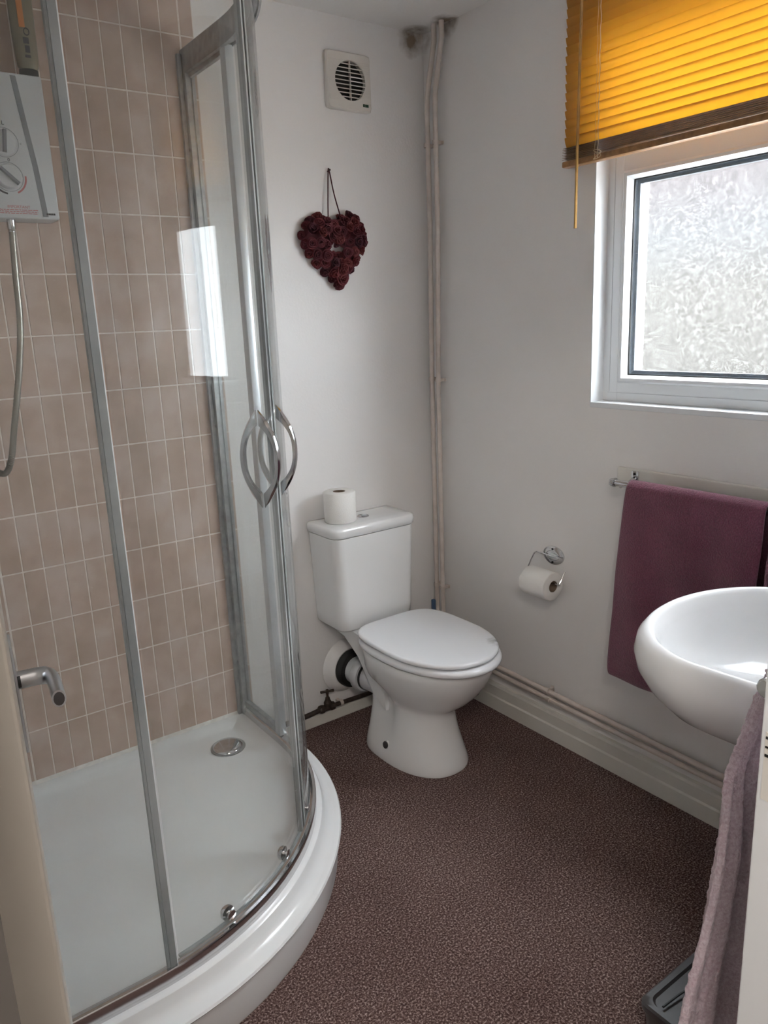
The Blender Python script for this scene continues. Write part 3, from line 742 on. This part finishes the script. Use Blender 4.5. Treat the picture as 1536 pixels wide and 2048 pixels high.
# ------------------------------------------------------------------ pipes
def pipe(name, label, pts, clips, r=.0088):
    bm = B(); tube(bm, pts, r, 12); p = tag(obj(name, bm, 'pipe', None, True, 60), label, 'pipe', 'painted heating pipes in the corner')
    for (c, ax) in clips:
        c = Vector(c); bm = B()
        lathe(bm, [(.0115, -.0065), (.0115, .0065)], 14, axis_mtx(c, ax)); 
        if abs(ax[2]) > .5: box(bm, c.x, -.0005, c.y-.006, c.y+.006, c.z-.0055, c.z+.0055); box(bm, -.006, -.0005, c.y-.012, c.y+.012, c.z-.0055, c.z+.0055, bev=.001)
        else: box(bm, c.x, -.0005, c.y-.0055, c.y+.0055, c.z-.006, c.z+.006); box(bm, -.006, -.0005, c.y-.0055, c.y+.0055, c.z-.011, c.z+.011, bev=.001)
        o = obj('clip', bm, 'pipe', None, True, 40); o.parent = p
    return p
PXc = -.029
def vert(y0, ytop, zh):
    lo = [(PXc, y0*.96, zh+.03), (PXc, y0*.97, .40), (PXc, y0, 1.23), (PXc, y0*1.16-.004, 1.75), (PXc, y0*1.16-.004, 2.14), (PXc, y0*1.16-.006, 2.185)]
    up = [(PXc, y0*1.16-.012, 2.21), (PXc, ytop+.008, 2.315), (PXc, ytop, 2.345), (PXc, ytop, ZC)]
    return lo, up
lo, up = vert(-.039, -.094, .188)
horiz = [(PXc, -.052, .200), (PXc, -.075, .193), (PXc, -.40, .190), (PXc, -1.105, .179), (PXc, YF+.004, .170)]
pipe('heating_pipe', 'cream painted pipe nearest the corner, turning along the wall as the upper run', horiz[::-1]+lo+up, [((PXc, -.044, 2.034), (0, 0, 1)), ((PXc, -.039, 1.232), (0, 0, 1)), ((PXc, -.0375, .425), (0, 0, 1)), ((PXc, -.625, .1865), (0, 1, 0))])
lo, up = vert(-.076, -.133, .160)
horiz = [(PXc, -.088, .171), (PXc, -.108, .164), (PXc, -.40, .162), (PXc, -1.105, .152), (PXc, YF+.004, .143)]
pipe('heating_pipe', 'cream painted pipe farther from the corner, turning along the wall as the lower run', horiz[::-1]+lo+up, [((PXc, -.089, 2.036), (0, 0, 1)), ((PXc, -.076, 1.229), (0, 0, 1)), ((PXc, -.0735, .419), (0, 0, 1)), ((PXc, -.632, .1585), (0, 1, 0))])

# blue handled valve behind the seat
vl = thing('isolating_valve', 'small blue handled valve beside the corner pipes', 'valve', (-.066, -.05, .33))
bm = B(); tube(bm, [(-.066, -.05, .044), (-.066, -.05, .30)], .0075, 10); part('feed_pipe', bm, 'pipe', vl, True)
bm = B(); lathe(bm, [(.011, 0), (.012, .01), (.012, .03), (.009, .036)], 8, Matrix.Translation((-.066, -.05, .292))); part('valve_body', bm, 'brass', vl)
bm = B(); box(bm, -.073, -.059, -.066, -.052, .315, .375, bev=.003); part('lever', bm, 'blue', vl, True)

# ------------------------------------------------------------------ toilet
TX = -.400
toilet = thing('toilet', 'white close coupled toilet with the lid down', 'toilet', (TX, -.36, 0))
def egg(z, hx, yb, yf, n=48, pb=2.6, pf=2.1, wide=.42, dx=0.0):
    """closed outline: yb back, yf front (front is -y), widest a fraction from the back"""
    ym = yb+(yf-yb)*wide; out = []
    for i in range(n):
        a = 2*PI*i/n; c, s = math.cos(a), math.sin(a)
        p = pf if s > 0 else pb
        x_ = hx*math.copysign(abs(c)**(2/p), c); y_ = math.copysign(abs(s)**(2/p), s)
        out.append((TX+dx+x_, ym+(yf-ym)*y_ if y_ > 0 else ym+(yb-ym)*(-y_), z))
    return out
bm = B()
D_ = -.012
loft(bm, [egg(0, .138, -.190, -.580, pb=3, pf=2.3, dx=D_), egg(.010, .139, -.190, -.582, pb=3, pf=2.3, dx=D_), egg(.035, .132, -.190, -.574, pb=3, pf=2.3, dx=D_), egg(.06, .126, -.190, -.566, pb=3, pf=2.3, dx=D_), egg(.09, .119, -.19, -.557, pb=3, pf=2.3, dx=D_), egg(.12, .112, -.19, -.549, pb=3, pf=2.3, dx=D_), egg(.15, .107, -.19, -.543, pb=3, pf=2.3, dx=D_), egg(.175, .104, -.19, -.540, pb=3, pf=2.3, dx=D_),
          egg(.197, .104, -.19, -.541, dx=D_), egg(.212, .110, -.19, -.556, dx=D_*.7), egg(.228, .122, -.19, -.580, dx=D_*.3), egg(.25, .138, -.19, -.606), egg(.285, .156, -.195, -.640), egg(.325, .170, -.20, -.667), egg(.36, .177, -.205, -.685), egg(.380, .180, -.205, -.692), egg(.390, .178, -.205, -.690), egg(.393, .170, -.21, -.682)])
for v in bm.verts:                                   # hollow sides of the foot, behind the front column
    dy = (v.co.y+.295)/.105; dz = (v.co.z-.165)/.135
    if abs(dy) < 1 and abs(dz) < 1:
        k_ = (1-dy*dy)**1.2*(1-dz*dz)**1.2; sx_ = 1 if v.co.x > TX+D_ else -1
        v.co.x -= sx_*.034*k_*min(1, abs(v.co.x-TX-D_)/.08)
# tail that carries the cistern
def tail(y, z0, hw): return [(TX-hw, y, z0), (TX+hw, y, z0), (TX+hw*1.12, y, .3965), (TX-hw*1.12, y, .3965)]
loft(bm, [tail(-.012, .372, .115), tail(-.09, .355, .108), tail(-.17, .30, .105), tail(-.26, .20, .110), tail(-.32, .15, .10)])
pan = part('pan', bm, 'ceramic', toilet, True, 50)
# recessed foot pocket with its screw, near side
bm = B(); lathe(bm, [(.0125, 0), (.0125, .003), (.008, .004), (.0003, .004)], 16, axis_mtx((TX-.138, -.365, .055), (-1, -.1, .25))); part('foot_screw', bm, 'greybox', toilet, True)
bm = B(); lathe(bm, [(.0145, -.01), (.0145, .0015), (.0125, .0022), (.0125, -.01)], 18, axis_mtx((TX-.137, -.365, .055), (-1, -.1, .25))); part('screw_collar', bm, 'ceramic', toilet, True)
# seat and lid
bm = B()
loft(bm, [egg(.3985, .178, -.222, -.700, pb=3.2), egg(.3995, .187, -.218, -.712, pb=3.2), egg(.405, .1915, -.215, -.717, pb=3.2), egg(.413, .1915, -.215, -.717, pb=3.2), egg(.4195, .187, -.218, -.711, pb=3.2), egg(.421, .172, -.23, -.690, pb=3.2)])
part('seat_ring', bm, 'seat', toilet, True, 60)
bm = B()
def lidr(z, k): return egg(z, .1835-k, -.216-k, -.700+k, pb=4.2, wide=.50)
loft(bm, [lidr(.4255, .010), lidr(.4258, .004), lidr(.428, .0005), lidr(.433, 0), lidr(.4375, .0015), lidr(.440, .006), lidr(.4405, .012), lidr(.4410, .06)])
part('lid', bm, 'lid', toilet, True, 60)
for s in (-1, 1):
    bm = B(); lathe(bm, [(.013, 0), (.013, .02), (.010, .026), (.0003, .027)], 14, Matrix.Translation((TX+s*.08, -.212, .396))); part('hinge', bm, 'seat', toilet, True)
# cistern
bm = B()
def rrect(z, x0, x1, y0, y1, r, n=6):
    out = []
    for cx_, cy_, a0 in ((x1-r, y1-.006, 0), (x0+r, y1-.006, 90), (x0+r, y0+r, 180), (x1-r, y0+r, 270)):
        rr = r if cy_ < (y0+y1)/2 else .006
        cx2 = cx_ if rr == r else (x1-.006 if cx_ > (x0+x1)/2 else x0+.006)
        for i in range(n+1):
            a = math.radians(a0+90*i/n); out.append((cx2+rr*math.cos(a), cy_+rr*math.sin(a), z))
    return out
C0, C1 = -.584, -.236
loft(bm, [rrect(.398, C0+.040, C1-.040, -.150, -.008, .030), rrect(.402, C0+.026, C1-.026, -.168, -.008, .034), rrect(.412, C0+.018, C1-.018, -.177, -.006, .036), rrect(.45, C0+.015, C1-.015, -.179, -.006, .036), rrect(.742, C0+.004, C1-.004, -.183, -.006, .036), rrect(.7435, C0+.012, C1-.012, -.175, -.01, .03)])
part('cistern', bm, 'ceramic', toilet, True, 50)
bm = B()
loft(bm, [rrect(.745, C0+.002, C1-.002, -.185, -.006, .036), rrect(.747, C0-.001, C1+.001, -.188, -.004, .038), rrect(.768, C0-.003, C1+.003, -.190, -.004, .038), rrect(.777, C0, C1, -.187, -.006, .037), rrect(.7805, C0+.007, C1-.007, -.180, -.010, .033), rrect(.782, C0+.05, C1-.05, -.15, -.03, .02)])
part('cistern_lid', bm, 'ceramic', toilet, True, 60)
bm = B(); lathe(bm, [(.021, 0), (.021, .003), (.019, .0045), (.0175, .003), (.0003, .003)], 24, Matrix.Translation((-.405, -.095, .7815))); fb = part('flush_button', bm, 'chrome', toilet, True)
bm = B(); lathe(bm, [(.010, 0), (.010, .0055), (.008, .0066), (.0003, .0066)], 18, Matrix.Translation((-.401, -.095, .7815))); o = obj('button_half', bm, 'alu', None, True); o.parent = fb; o.matrix_parent_inverse = Matrix.Identity(4)

# waste connection behind the pan
wc = thing('waste_connector', 'white plastic waste connector joining the toilet to the wall', 'pipe', (-.44, -.05, .19))
bm = B(); ax = Vector((-.12, 1, 0)).normalized(); p0 = Vector((-.436, -.180, .195))
mtx = axis_mtx(p0, ax)
lathe(bm, [(.050, -.045), (.050, .02), (.0505, .03), (.050, .12)], 28, mtx); part('waste_pipe', bm, 'plastic', wc, True)
bm = B(); lathe(bm, [(.050, .048), (.060, .050), (.064, .056), (.064, .078), (.059, .084), (.050, .085)], 30, mtx); part('flange', bm, 'plastic', wc, True)
bm = B(); lathe(bm, [(.053, .036), (.0535, .047)], 28, mtx, caps=False); part('seal_ring', bm, 'black', wc, True)
bm = B(); lathe(bm, [(.050, .120), (.068, .122), (.071, .130), (.071, .149), (.060, .150)], 30, mtx); part('rubber_socket', bm, 'black', wc, True)
bm = B(); n = 30; c = Vector((-.462, 0, .195))
lathe(bm, [(.104, -.010), (.101, -.004), (.090, .010), (.079, .022), (.074, .024), (.066, .020)], 32, axis_mtx((-.458, -.011, .197), (.12, -1, 0))); part('wall_boss', bm, 'paint', wc, True)

# stopcock on the plinth
sc = thing('stopcock', 'old brass stopcock with a cross handle on the plinth', 'stopcock', (-.56, -.03, .05))
bm = B(); tube(bm, smooth_path([(-.80, -.028, .058), (-.66, -.03, .060), (-.60, -.032, .066)], 5), .0095, 10); part('supply_pipe', bm, 'brass', sc, True)
bm = B(); lathe(bm, [(.012, -.034), (.016, -.028), (.016, -.016), (.013, -.012), (.013, .012), (.016, .016), (.016, .030), (.012, .034)], 8, axis_mtx((-.566, -.032, .067), (1, 0, 0))); part('valve_body', bm, 'brass', sc)
bm = B(); lathe(bm, [(.0155, 0), (.0155, .020), (.010, .030), (.008, .040), (.0042, .042), (.0042, .062)], 10, Matrix.Translation((-.560, -.032, .067))); part('bonnet', bm, 'brass', sc)
bm = B(); tube(bm, [(-.586, -.030, .134), (-.562, -.032, .131), (-.534, -.034, .128)], [.0055, .0042, .0055], 8); tube(bm, [(-.560, -.032, .122), (-.560, -.032, .138)], .0055, 8); part('cross_handle', bm, 'brass', sc, True)
bm = B(); tube(bm, smooth_path([(-.533, -.032, .066), (-.47, -.03, .063), (-.36, -.03, .060), (-.10, -.03, .058)], 4), .0085, 10); part('outlet_pipe', bm, 'brass', sc, True)
bm = B(); lathe(bm, [(.012, -.006), (.012, .006)], 12, axis_mtx((-.502, -.031, .0655), (1, 0, 0))); box(bm, -.508, -.496, -.031, -.0005, .060, .070); part('pipe_clip', bm, 'pipe', sc)

# toilet rolls ------------------------------------------------------------------
def roll_mesh(bm, mtx, R=.053, r=.020, h=.104, hang=False):
    lathe(bm, [(r, .0005), (R-.003, 0), (R, .003), (R, h-.003), (R-.003, h), (r+.001, h-.0005)], 40, mtx, caps=False)
tr_ = thing('toilet_roll', 'white toilet roll standing upright on the cistern lid', 'toilet roll', (-.498, -.093, .7825))
bm = B(); roll_mesh(bm, Matrix.Translation((-.498, -.093, .7825)), .0555, .0205, .106); part('paper', bm, 'paper', tr_, True, 50)
bm = B(); lathe(bm, [(.0208, .001), (.0208, .105), (.0198, .105), (.0198, .001)], 28, Matrix.Translation((-.498, -.093, .7825)), caps=False); part('card_core', bm, 'card', tr_, True)
hold = thing('roll_holder', 'chrome wire toilet roll holder with an oval wall plate', 'roll holder', (-.002, -.620, .672))
def ovaly(x_, hy, hz, n=32): return [(x_, -.622+hy*math.cos(2*PI*i/n), .671+hz*math.sin(2*PI*i/n)) for i in range(n)]
bm = B(); loft(bm, [ovaly(-.0005, .044, .031), ovaly(-.006, .044, .031), ovaly(-.0095, .038, .025), ovaly(-.010, .029, .0165), ovaly(-.008, .027, .0150), ovaly(-.0085, .001, .001)]); part('wall_plate', bm, 'chrome', hold, True, 40)
bm = B(); loft(bm, [[(-.0085, -.622+a*.019, .671+b*.0075) for a, b in q] for q in ()] or [ovaly(-.008, .020, .009), ovaly(-.0115, .020, .009), ovaly(-.0125, .017, .006)]); part('plate_boss', bm, 'alu', hold, True)
for zz in (.694, .648):
    bm = B(); lathe(bm, [(.0035, 0), (.0035, .002), (.0003, .0025)], 10, axis_mtx((-.0095, -.622, zz), (-1, 0, 0))); part('screw_head', bm, 'black', hold)
bm = B(); tube(bm, smooth_path([(-.012, -.672, .671), (-.013, -.655, .671), (-.013, -.575, .671), (-.015, -.553, .670), (-.028, -.5505, .658), (-.060, -.5505, .606), (-.064, -.556, .600), (-.064, -.66, .600), (-.064, -.695, .600), (-.060, -.700, .607), (-.042, -.700, .632), (-.036, -.700, .640)], 4), .0023, 8); part('wire', bm, 'chrome', hold, True)
r2 = thing('toilet_roll', 'part used toilet roll hanging on the chrome wall holder', 'toilet roll', (-.066, -.63, .545))
rm = axis_mtx((-.066, -.570, .590), (0, -1, 0))
bm = B(); roll_mesh(bm, rm, .0475, .0185, .108); part('paper', bm, 'paper', r2, True, 50)
bm = B(); lathe(bm, [(.0188, .001), (.0188, .107), (.0178, .107), (.0178, .001)], 28, rm, caps=False); part('card_core', bm, 'card', r2, True)
bm = B(); loft(bm, [[(-.066+.0485*math.cos(math.radians(a)), y_, .590+.0485*math.sin(math.radians(a)))  for a in range(150, 265, 8)]+[(-.066+.0478*math.cos(math.radians(a)), y_, .590+.0478*math.sin(math.radians(a))) for a in range(262, 148, -8)] for y_ in (-.5705, -.6775)]); part('loose_sheet', bm, 'paper', r2, True)

# ------------------------------------------------------------------ towel rail on the right wall
tb = thing('towel_rail', 'chrome towel rail fixed to a white board under the window', 'towel rail', (-.01, -1.25, .98))
bm = B(); box(bm, -.016, -.0005, -1.82, -.874, .962, 1.004, bev=.003); part('backing_board', bm, 'gloss', tb)
RX, RZ = -.085, .974
bm = B()
rg = []
for y_ in (-.918, -1.80):
    rg.append([(RX+(.0085+.0012*(i % 2))*math.cos(2*PI*i/24), y_, RZ+(.0085+.0012*(i % 2))*math.sin(2*PI*i/24)) for i in range(24)])
loft(bm, rg); part('rail', bm, 'chrome', tb, False)
bm = B(); lathe(bm, [(.009, 0), (.0135, .001), (.0135, .004), (.011, .006), (.012, .010), (.0105, .015), (.006, .018), (.0003, .019)], 20, axis_mtx((RX, -.922, RZ), (0, 1, 0))); part('finial', bm, 'chrome', tb, True)
for yb in (-.940, -1.74):
    bm = B(); box(bm, -.022, -.016, yb-.012, yb+.012, .966, 1.000, bev=.002); tube(bm, [(-.020, yb, .980), (-.05, yb, .968), (RX, yb, .966)], .006, 8); b_ = part('bracket', bm, 'chrome', tb, True, 40)
    bm = B(); lathe(bm, [(.0042, 0), (.0042, .0018), (.0003, .002)], 10, axis_mtx((-.022, yb, .992), (-1, 0, 0))); o = obj('bracket_screw', bm, 'black'); o.parent = b_; o.matrix_parent_inverse = Matrix.Identity(4)

def wob(a, b, s=0): return math.sin(a*1.7+s)+.6*math.sin(a*3.1+b*1.3+s*2.1)+.4*math.sin(b*2.3+a*.7+s*.7)
tw = None
def sheet(rows_, th, name, mt, label):
    """rows of points front face; thickness by solidify"""
    bm = B(); V = [[bm.verts.new(p) for p in r] for r in rows_]
    for i in range(len(V)-1):
        for j in range(len(V[0])-1): bm.faces.new((V[i][j], V[i][j+1], V[i+1][j+1], V[i+1][j]))
    o = obj(name, bm, mt, None, True, 180)
    md = o.modifiers.new('thick', 'SOLIDIFY'); md.thickness = th; md.offset = 0
    sb = o.modifiers.new('soft', 'SUBSURF'); sb.levels = 1; sb.render_levels = 2
    return o
# folded plum towel: two hanging layers over the rail, front one lower
rows_ = []
NV, NU = 46, 30
for i in range(NV+1):
    v = i/NV; r = []
    s = v*(.56+.60+.05)            # arc length, back hem to front hem
    for j in range(NU+1):
        u = j/NU
        yl = -.973; yr = -1.372
        if s < .545: z_ = .440+s*.98; x_ = RX+.026+.006*wob(u*6, z_*7, 1)*min(1, (.545-s)*6); spread = (.98-z_)/.58
        elif s < .615:
            a = (s-.545)/.07*PI; x_ = RX+.015*math.cos(a)+.006*0; z_ = RZ+.0005+.0155*math.sin(a)+(.0); spread = 0
            if a < .3: x_ += .004
        else:
            z_ = RZ-(s-.615)*.98; d = s-.615
            x_ = RX-.0185-.007*min(1, d*6)-.005*wob(u*5, z_*6)*min(1, d*5); spread = (.98-z_)/.58
        y_ = yl+(yr-yl)*u + spread*(.046*(1-u)) + .003*wob(z_*9, u*4, 3)*spread
        if s >= .615: y_ -= .022*max(0, spread-.96)*6*(1-u)
        r.append((x_, y_, z_))
    rows_.append(r)
tw = sheet(rows_, .009, 'bath_towel', 'plum', '')
tag(tw, 'plum bath towel folded over the chrome rail behind the basin', 'towel', 'towels on the chrome rail')
rows_ = []
for i in range(33):
    v = i/32; s = v*.95; r = []
    for j in range(15):
        u = j/14
        if s < .42: z_ = .555+s; x_ = RX+.023
        elif s < .49: a = (s-.42)/.07*PI; x_ = RX+.015*math.cos(a); z_ = RZ+.0005+.0155*math.sin(a)
        else: z_ = RZ-(s-.49); x_ = RX-.019-.012*min(1, (s-.49)*8)-.006*wob(u*7, z_*6, 2)*min(1, (s-.49)*5)
        r.append((x_, -1.392-.28*u-.004*math.sin(z_*14), z_))
    rows_.append(r)
o = sheet(rows_, .009, 'bath_towel', 'plum', ''); tag(o, 'darker end of a plum towel at the photo edge, right of the folded one', 'towel', 'towels on the chrome rail')

# ------------------------------------------------------------------ basin
bs = thing('wash_basin', 'white oval wash basin curving out from the wall', 'basin', (-.48, YF+.001, .70))
BCX = -.487; BZ = .852
def bring(z, hx, yf, n=56, back=YF+.001, ysp=-1.60):
    """outline with an elliptical front and sides running back to the wall"""
    out = []
    for i in range(n+1):
        a = PI*i/n; out.append((BCX+hx*math.cos(a), ysp+(yf-ysp)*math.sin(a)**.96, z))
    bx = hx*.93
    out.append((BCX-bx*.99, back+.06, z)); out.append((BCX-bx*.92, back, z)); out.append((BCX+bx*.92, back, z)); out.append((BCX+bx*.99, back+.06, z))
    return out
def bowl(z, hx, hy, n=56, cy=-1.592):
    o_ = []
    for i in range(n+1):
        a = PI*i/n; o_.append((BCX+hx*math.cos(a), cy+hy*math.sin(a), z))
    for k in range(1, 5):
        a = PI+PI*k/5; o_.append((BCX+hx*math.cos(a), cy+hy*.92*math.sin(a), z))
    return o_
bm = B()
loft(bm, [bring(.662, .085, -1.625), bring(.666, .125, -1.575), bring(.684, .172, -1.500), bring(.715, .220, -1.435), bring(.750, .255, -1.402), bring(.785, .276, -1.381), bring(.812, .281, -1.374), bring(.833, .274, -1.377), bring(.846, .260, -1.386), bring(.8525, .249, -1.394), bring(.8505, .243, -1.401),
          bowl(.844, .237, .184), bowl(.822, .224, .174), bowl(.78, .205, .160), bowl(.742, .172, .135), bowl(.716, .115, .092), bowl(.708, .05, .04)])
M['basinware'] = mat('white_basin_ceramic', (.76, .76, .77), .10, spec=.22)
part('bowl', bm, 'basinware', bs, True, 60)
bm = B(); lathe(bm, [(.024, 0), (.024, .003), (.018, .004), (.0003, .002)], 24, Matrix.Translation((BCX, -1.592, .7085))); part('plug_waste', bm, 'chrome', bs, True)
tap = thing('basin_tap', 'chrome mixer tap on the basin ledge', 'tap', (BCX, -1.845, .853))
bm = B(); lathe(bm, [(.026, 0), (.024, .05), (.020, .09), (.022, .11), (.012, .12), (.0003, .121)], 20, Matrix.Translation((BCX, -1.845, .8535))); part('tap_body', bm, 'chrome', tap, True)
bm = B(); tube(bm, smooth_path([(BCX, -1.84, .92), (BCX, -1.79, .935), (BCX, -1.735, .925), (BCX, -1.725, .905)], 4), .011, 10); part('spout', bm, 'chrome', tap, True)

# ------------------------------------------------------------------ short rail and lilac towel beside the doorway
sr = thing('towel_bar', 'short chrome towel bar by the door jamb', 'towel bar', (-.86, YF, .945))
bm = B(); tube(bm, [(-.905, -1.812, .945), (-.760, -1.812, .945)], .0115, 16); part('bar', bm, 'chrome', sr, True)
bm = B(); lathe(bm, [(.0115, 0), (.0145, .001), (.0145, .007), (.012, .010), (.0003, .0105)], 18, axis_mtx((-.903, -1.812, .945), (-1, 0, 0))); part('end_cap', bm, 'chrome', sr, True)
bm = B(); tube(bm, [(-.775, -1.812, .945), (-.775, YF+.001, .945)], .007, 10); lathe(bm, [(.02, 0), (.02, .005), (.01, .008)], 18, axis_mtx((-.775, YF+.0005, .945), (0, 1, 0))); part('arm', bm, 'chrome', sr, True)
rows_ = []
path_ = [(-1.862, .60), (-1.856, .76), (-1.846, .90), (-1.832, .945), (-1.812, .9605), (-1.793, .948), (-1.772, .900), (-1.752, .83), (-1.745, .76), (-1.742, .60), (-1.742, .45), (-1.744, .30), (-1.746, .20)]
pp = smooth_path([(0, a, b) for a, b in path_], 4)
for i, p in enumerate(pp):
    r = []
    front = p.y > -1.80
    drop = max(0, .80-p.z)
    xl_ = -.892-(.275*drop if front else .05*drop) ; xr_ = -.788
    if front and p.z > .80: xl_ = -.884+(p.z-.80)*.16
    for j in range(25):
        u = j/24
        k = min(1, drop*4+.35) if front else .2
        y_ = p.y + k*(.016*math.sin(u*9.5+.6+p.z*1.5)+.006*math.sin(u*23+p.z*6)) - .05*(1-u)**3*(k if front else 0)
        z_ = p.z + (.03*(u-.4) if p.z > .78 and front else 0)
        r.append((xl_+(xr_-xl_)*u+.003*math.sin(p.z*37+u*4), y_, z_))
    rows_.append(r)
lt = sheet(rows_, .013, 'hand_towel', 'lilac', ''); 
lt.modifiers['soft'].render_levels = 3
_tx = bpy.data.textures.new('pile', 'CLOUDS'); _tx.noise_scale = .007; _tx.noise_depth = 2
_dm = lt.modifiers.new('pile', 'DISPLACE'); _dm.texture = _tx; _dm.strength = .007; _dm.mid_level = .5; _dm.texture_coords = 'LOCAL'
tag(lt, 'pale lilac fluffy towel hanging beside the white door jamb', 'towel')

# low grey box on the floor
gb = thing('storage_box', 'low dark grey plastic box on the carpet under the lilac towel', 'box', (-.62, -1.62, 0))
def rr4(z, x0, x1, y0, y1, r, n=4):
    o_ = []
    for cx_, cy_, a0 in ((x1-r, y1-r, 0), (x0+r, y1-r, 90), (x0+r, y0+r, 180), (x1-r, y0+r, 270)):
        for i in range(n+1): a = math.radians(a0+90*i/n); o_.append((cx_+r*math.cos(a), cy_+r*math.sin(a), z))
    return o_
def bx_(z, k): return rr4(z, -.755+k, -.48-k, -1.84+k, -1.535-k, .02)
bm = B(); loft(bm, [bx_(.0005, .012), bx_(.004, .008), bx_(.085, .002)]); part('box_body', bm, 'greybox', gb, True, 40)
bm = B(); loft(bm, [bx_(.086, -.003), bx_(.098, -.003), bx_(.102, .001), bx_(.102, .012), bx_(.096, .016)]); part('box_lid', bm, 'greybox', gb, True, 40)
bm = B(); tube(bm, smooth_path([(-.735, -1.575, .1035), (-.68, -1.580, .106), (-.62, -1.590, .1065), (-.54, -1.61, .1035)], 5), .0025, 6); part('lid_clip', bm, 'black', gb, True)

# ------------------------------------------------------------------ door and frame
dang = math.atan2(.091, .74)+.010
dr = bpy.data.objects.new('door_1', None); COL.objects.link(dr); struct(dr, 'off-white panel door standing open at the left', 'door')
dr.location = (-1.8235, -1.896, 0); dr.rotation_euler = (0, 0, -dang)
def dsub(name, bm, mt, parent=dr, smooth=False, ang=None):
    o = obj(name, bm, mt, None, smooth, ang); o.parent = parent; return o
# local: +y along the leaf away from the hinge, right face at x=0
bm = B(); box(bm, -.036, 0, .0, .745, .006, 1.985, bev=.002); dsub('leaf', bm, 'doorpaint')
bm = B(); box(bm, -.0005, .0035, .655, .705, .905, 1.060, bev=.002); bp_ = dsub('backplate', bm, 'satin')
hy, hz = .682, 1.000
bm = B()
sec = [Vector(p) for p in ((0, hy, hz), (.026, hy, hz), (.037, hy-.002, hz), (.044, hy-.010, hz), (.0465, hy-.024, hz-.001), (.047, hy-.050, hz-.002), (.047, hy-.082, hz-.003))]
rings = []
for i, p in enumerate(sec):
    t = (sec[min(i+1, len(sec)-1)]-sec[max(i-1, 0)]).normalized(); u = t.cross(Vector((0, 0, 1))).normalized(); w_ = Vector((0, 0, 1))
    a_, b_ = ((.0095, .0125) if i < 3 else (.0088, .0120))
    rings.append([p+u*(a_*math.cos(2*PI*k/14))+w_*(b_*math.sin(2*PI*k/14)) for k in range(14)])
loft(bm, rings); lv = dsub('lever_handle', bm, 'satin', dr, True, 50)
bm = B(); e = sec[-1]; lathe(bm, [(.0068, 0), (.0068, .0006), (.0003, .0007)], 14, Matrix.Translation(e) @ Matrix.Diagonal((1, 1, 1.4, 1)) @ Vector((0, -1, -.03)).to_track_quat('Z', 'Y').to_matrix().to_4x4()); dsub('lever_end', bm, 'greybox', lv)
bm = B(); lathe(bm, [(.011, 0), (.011, .004), (.0003, .004)], 16, axis_mtx((.0035, hy, hz), (1, 0, 0))); dsub('lever_collar', bm, 'black', dr)
for z in (.25, 1.0, 1.75):
    bm = B(); tube(bm, [(-.042, .0, z-.038), (-.042, .0, z+.038)], .0055, 10); dsub('hinge', bm, 'brass')
# jambs with stop
bm = B(); box(bm, DX0-.024, DX0, YF-.125, YF+.002, 0, 2.03); M['frame_dark'] = mat('shade_darkened_frame', (.065, .058, .052), .5)  # frame colour darkened to stand in for the shade on this upright
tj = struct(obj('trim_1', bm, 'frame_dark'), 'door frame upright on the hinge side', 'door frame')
bm = B(); box(bm, DX1, DX1+.029, YF-.125, YF+.004, 0, 2.03, bev=.002); tj2 = struct(obj('trim_2', bm, 'upvc'), 'white door frame upright on the latch side', 'door frame')
bm = B(); box(bm, DX0, DX1, YF-.125, YF+.002, 2.0, 2.04); struct(obj('trim_3', bm, 'doorpaint'), 'door frame head', 'door frame')
bm = B(); box(bm, DX1-.0012, DX1+.0005, YF-.034, YF-.002, .900, .985); sp = obj('strike_plate', bm, 'gloss'); sp.parent = tj2
bm = B(); box(bm, DX1-.0022, DX1-.0010, YF-.030, YF-.003, .955, .958); box(bm, DX1-.0022, DX1-.0010, YF-.030, YF-.003, .966, .968); box(bm, DX1-.0022, DX1-.0010, YF-.030, YF-.003, .977, .980); sp2 = obj('latch_slot', bm, 'black'); sp2.parent = tj2
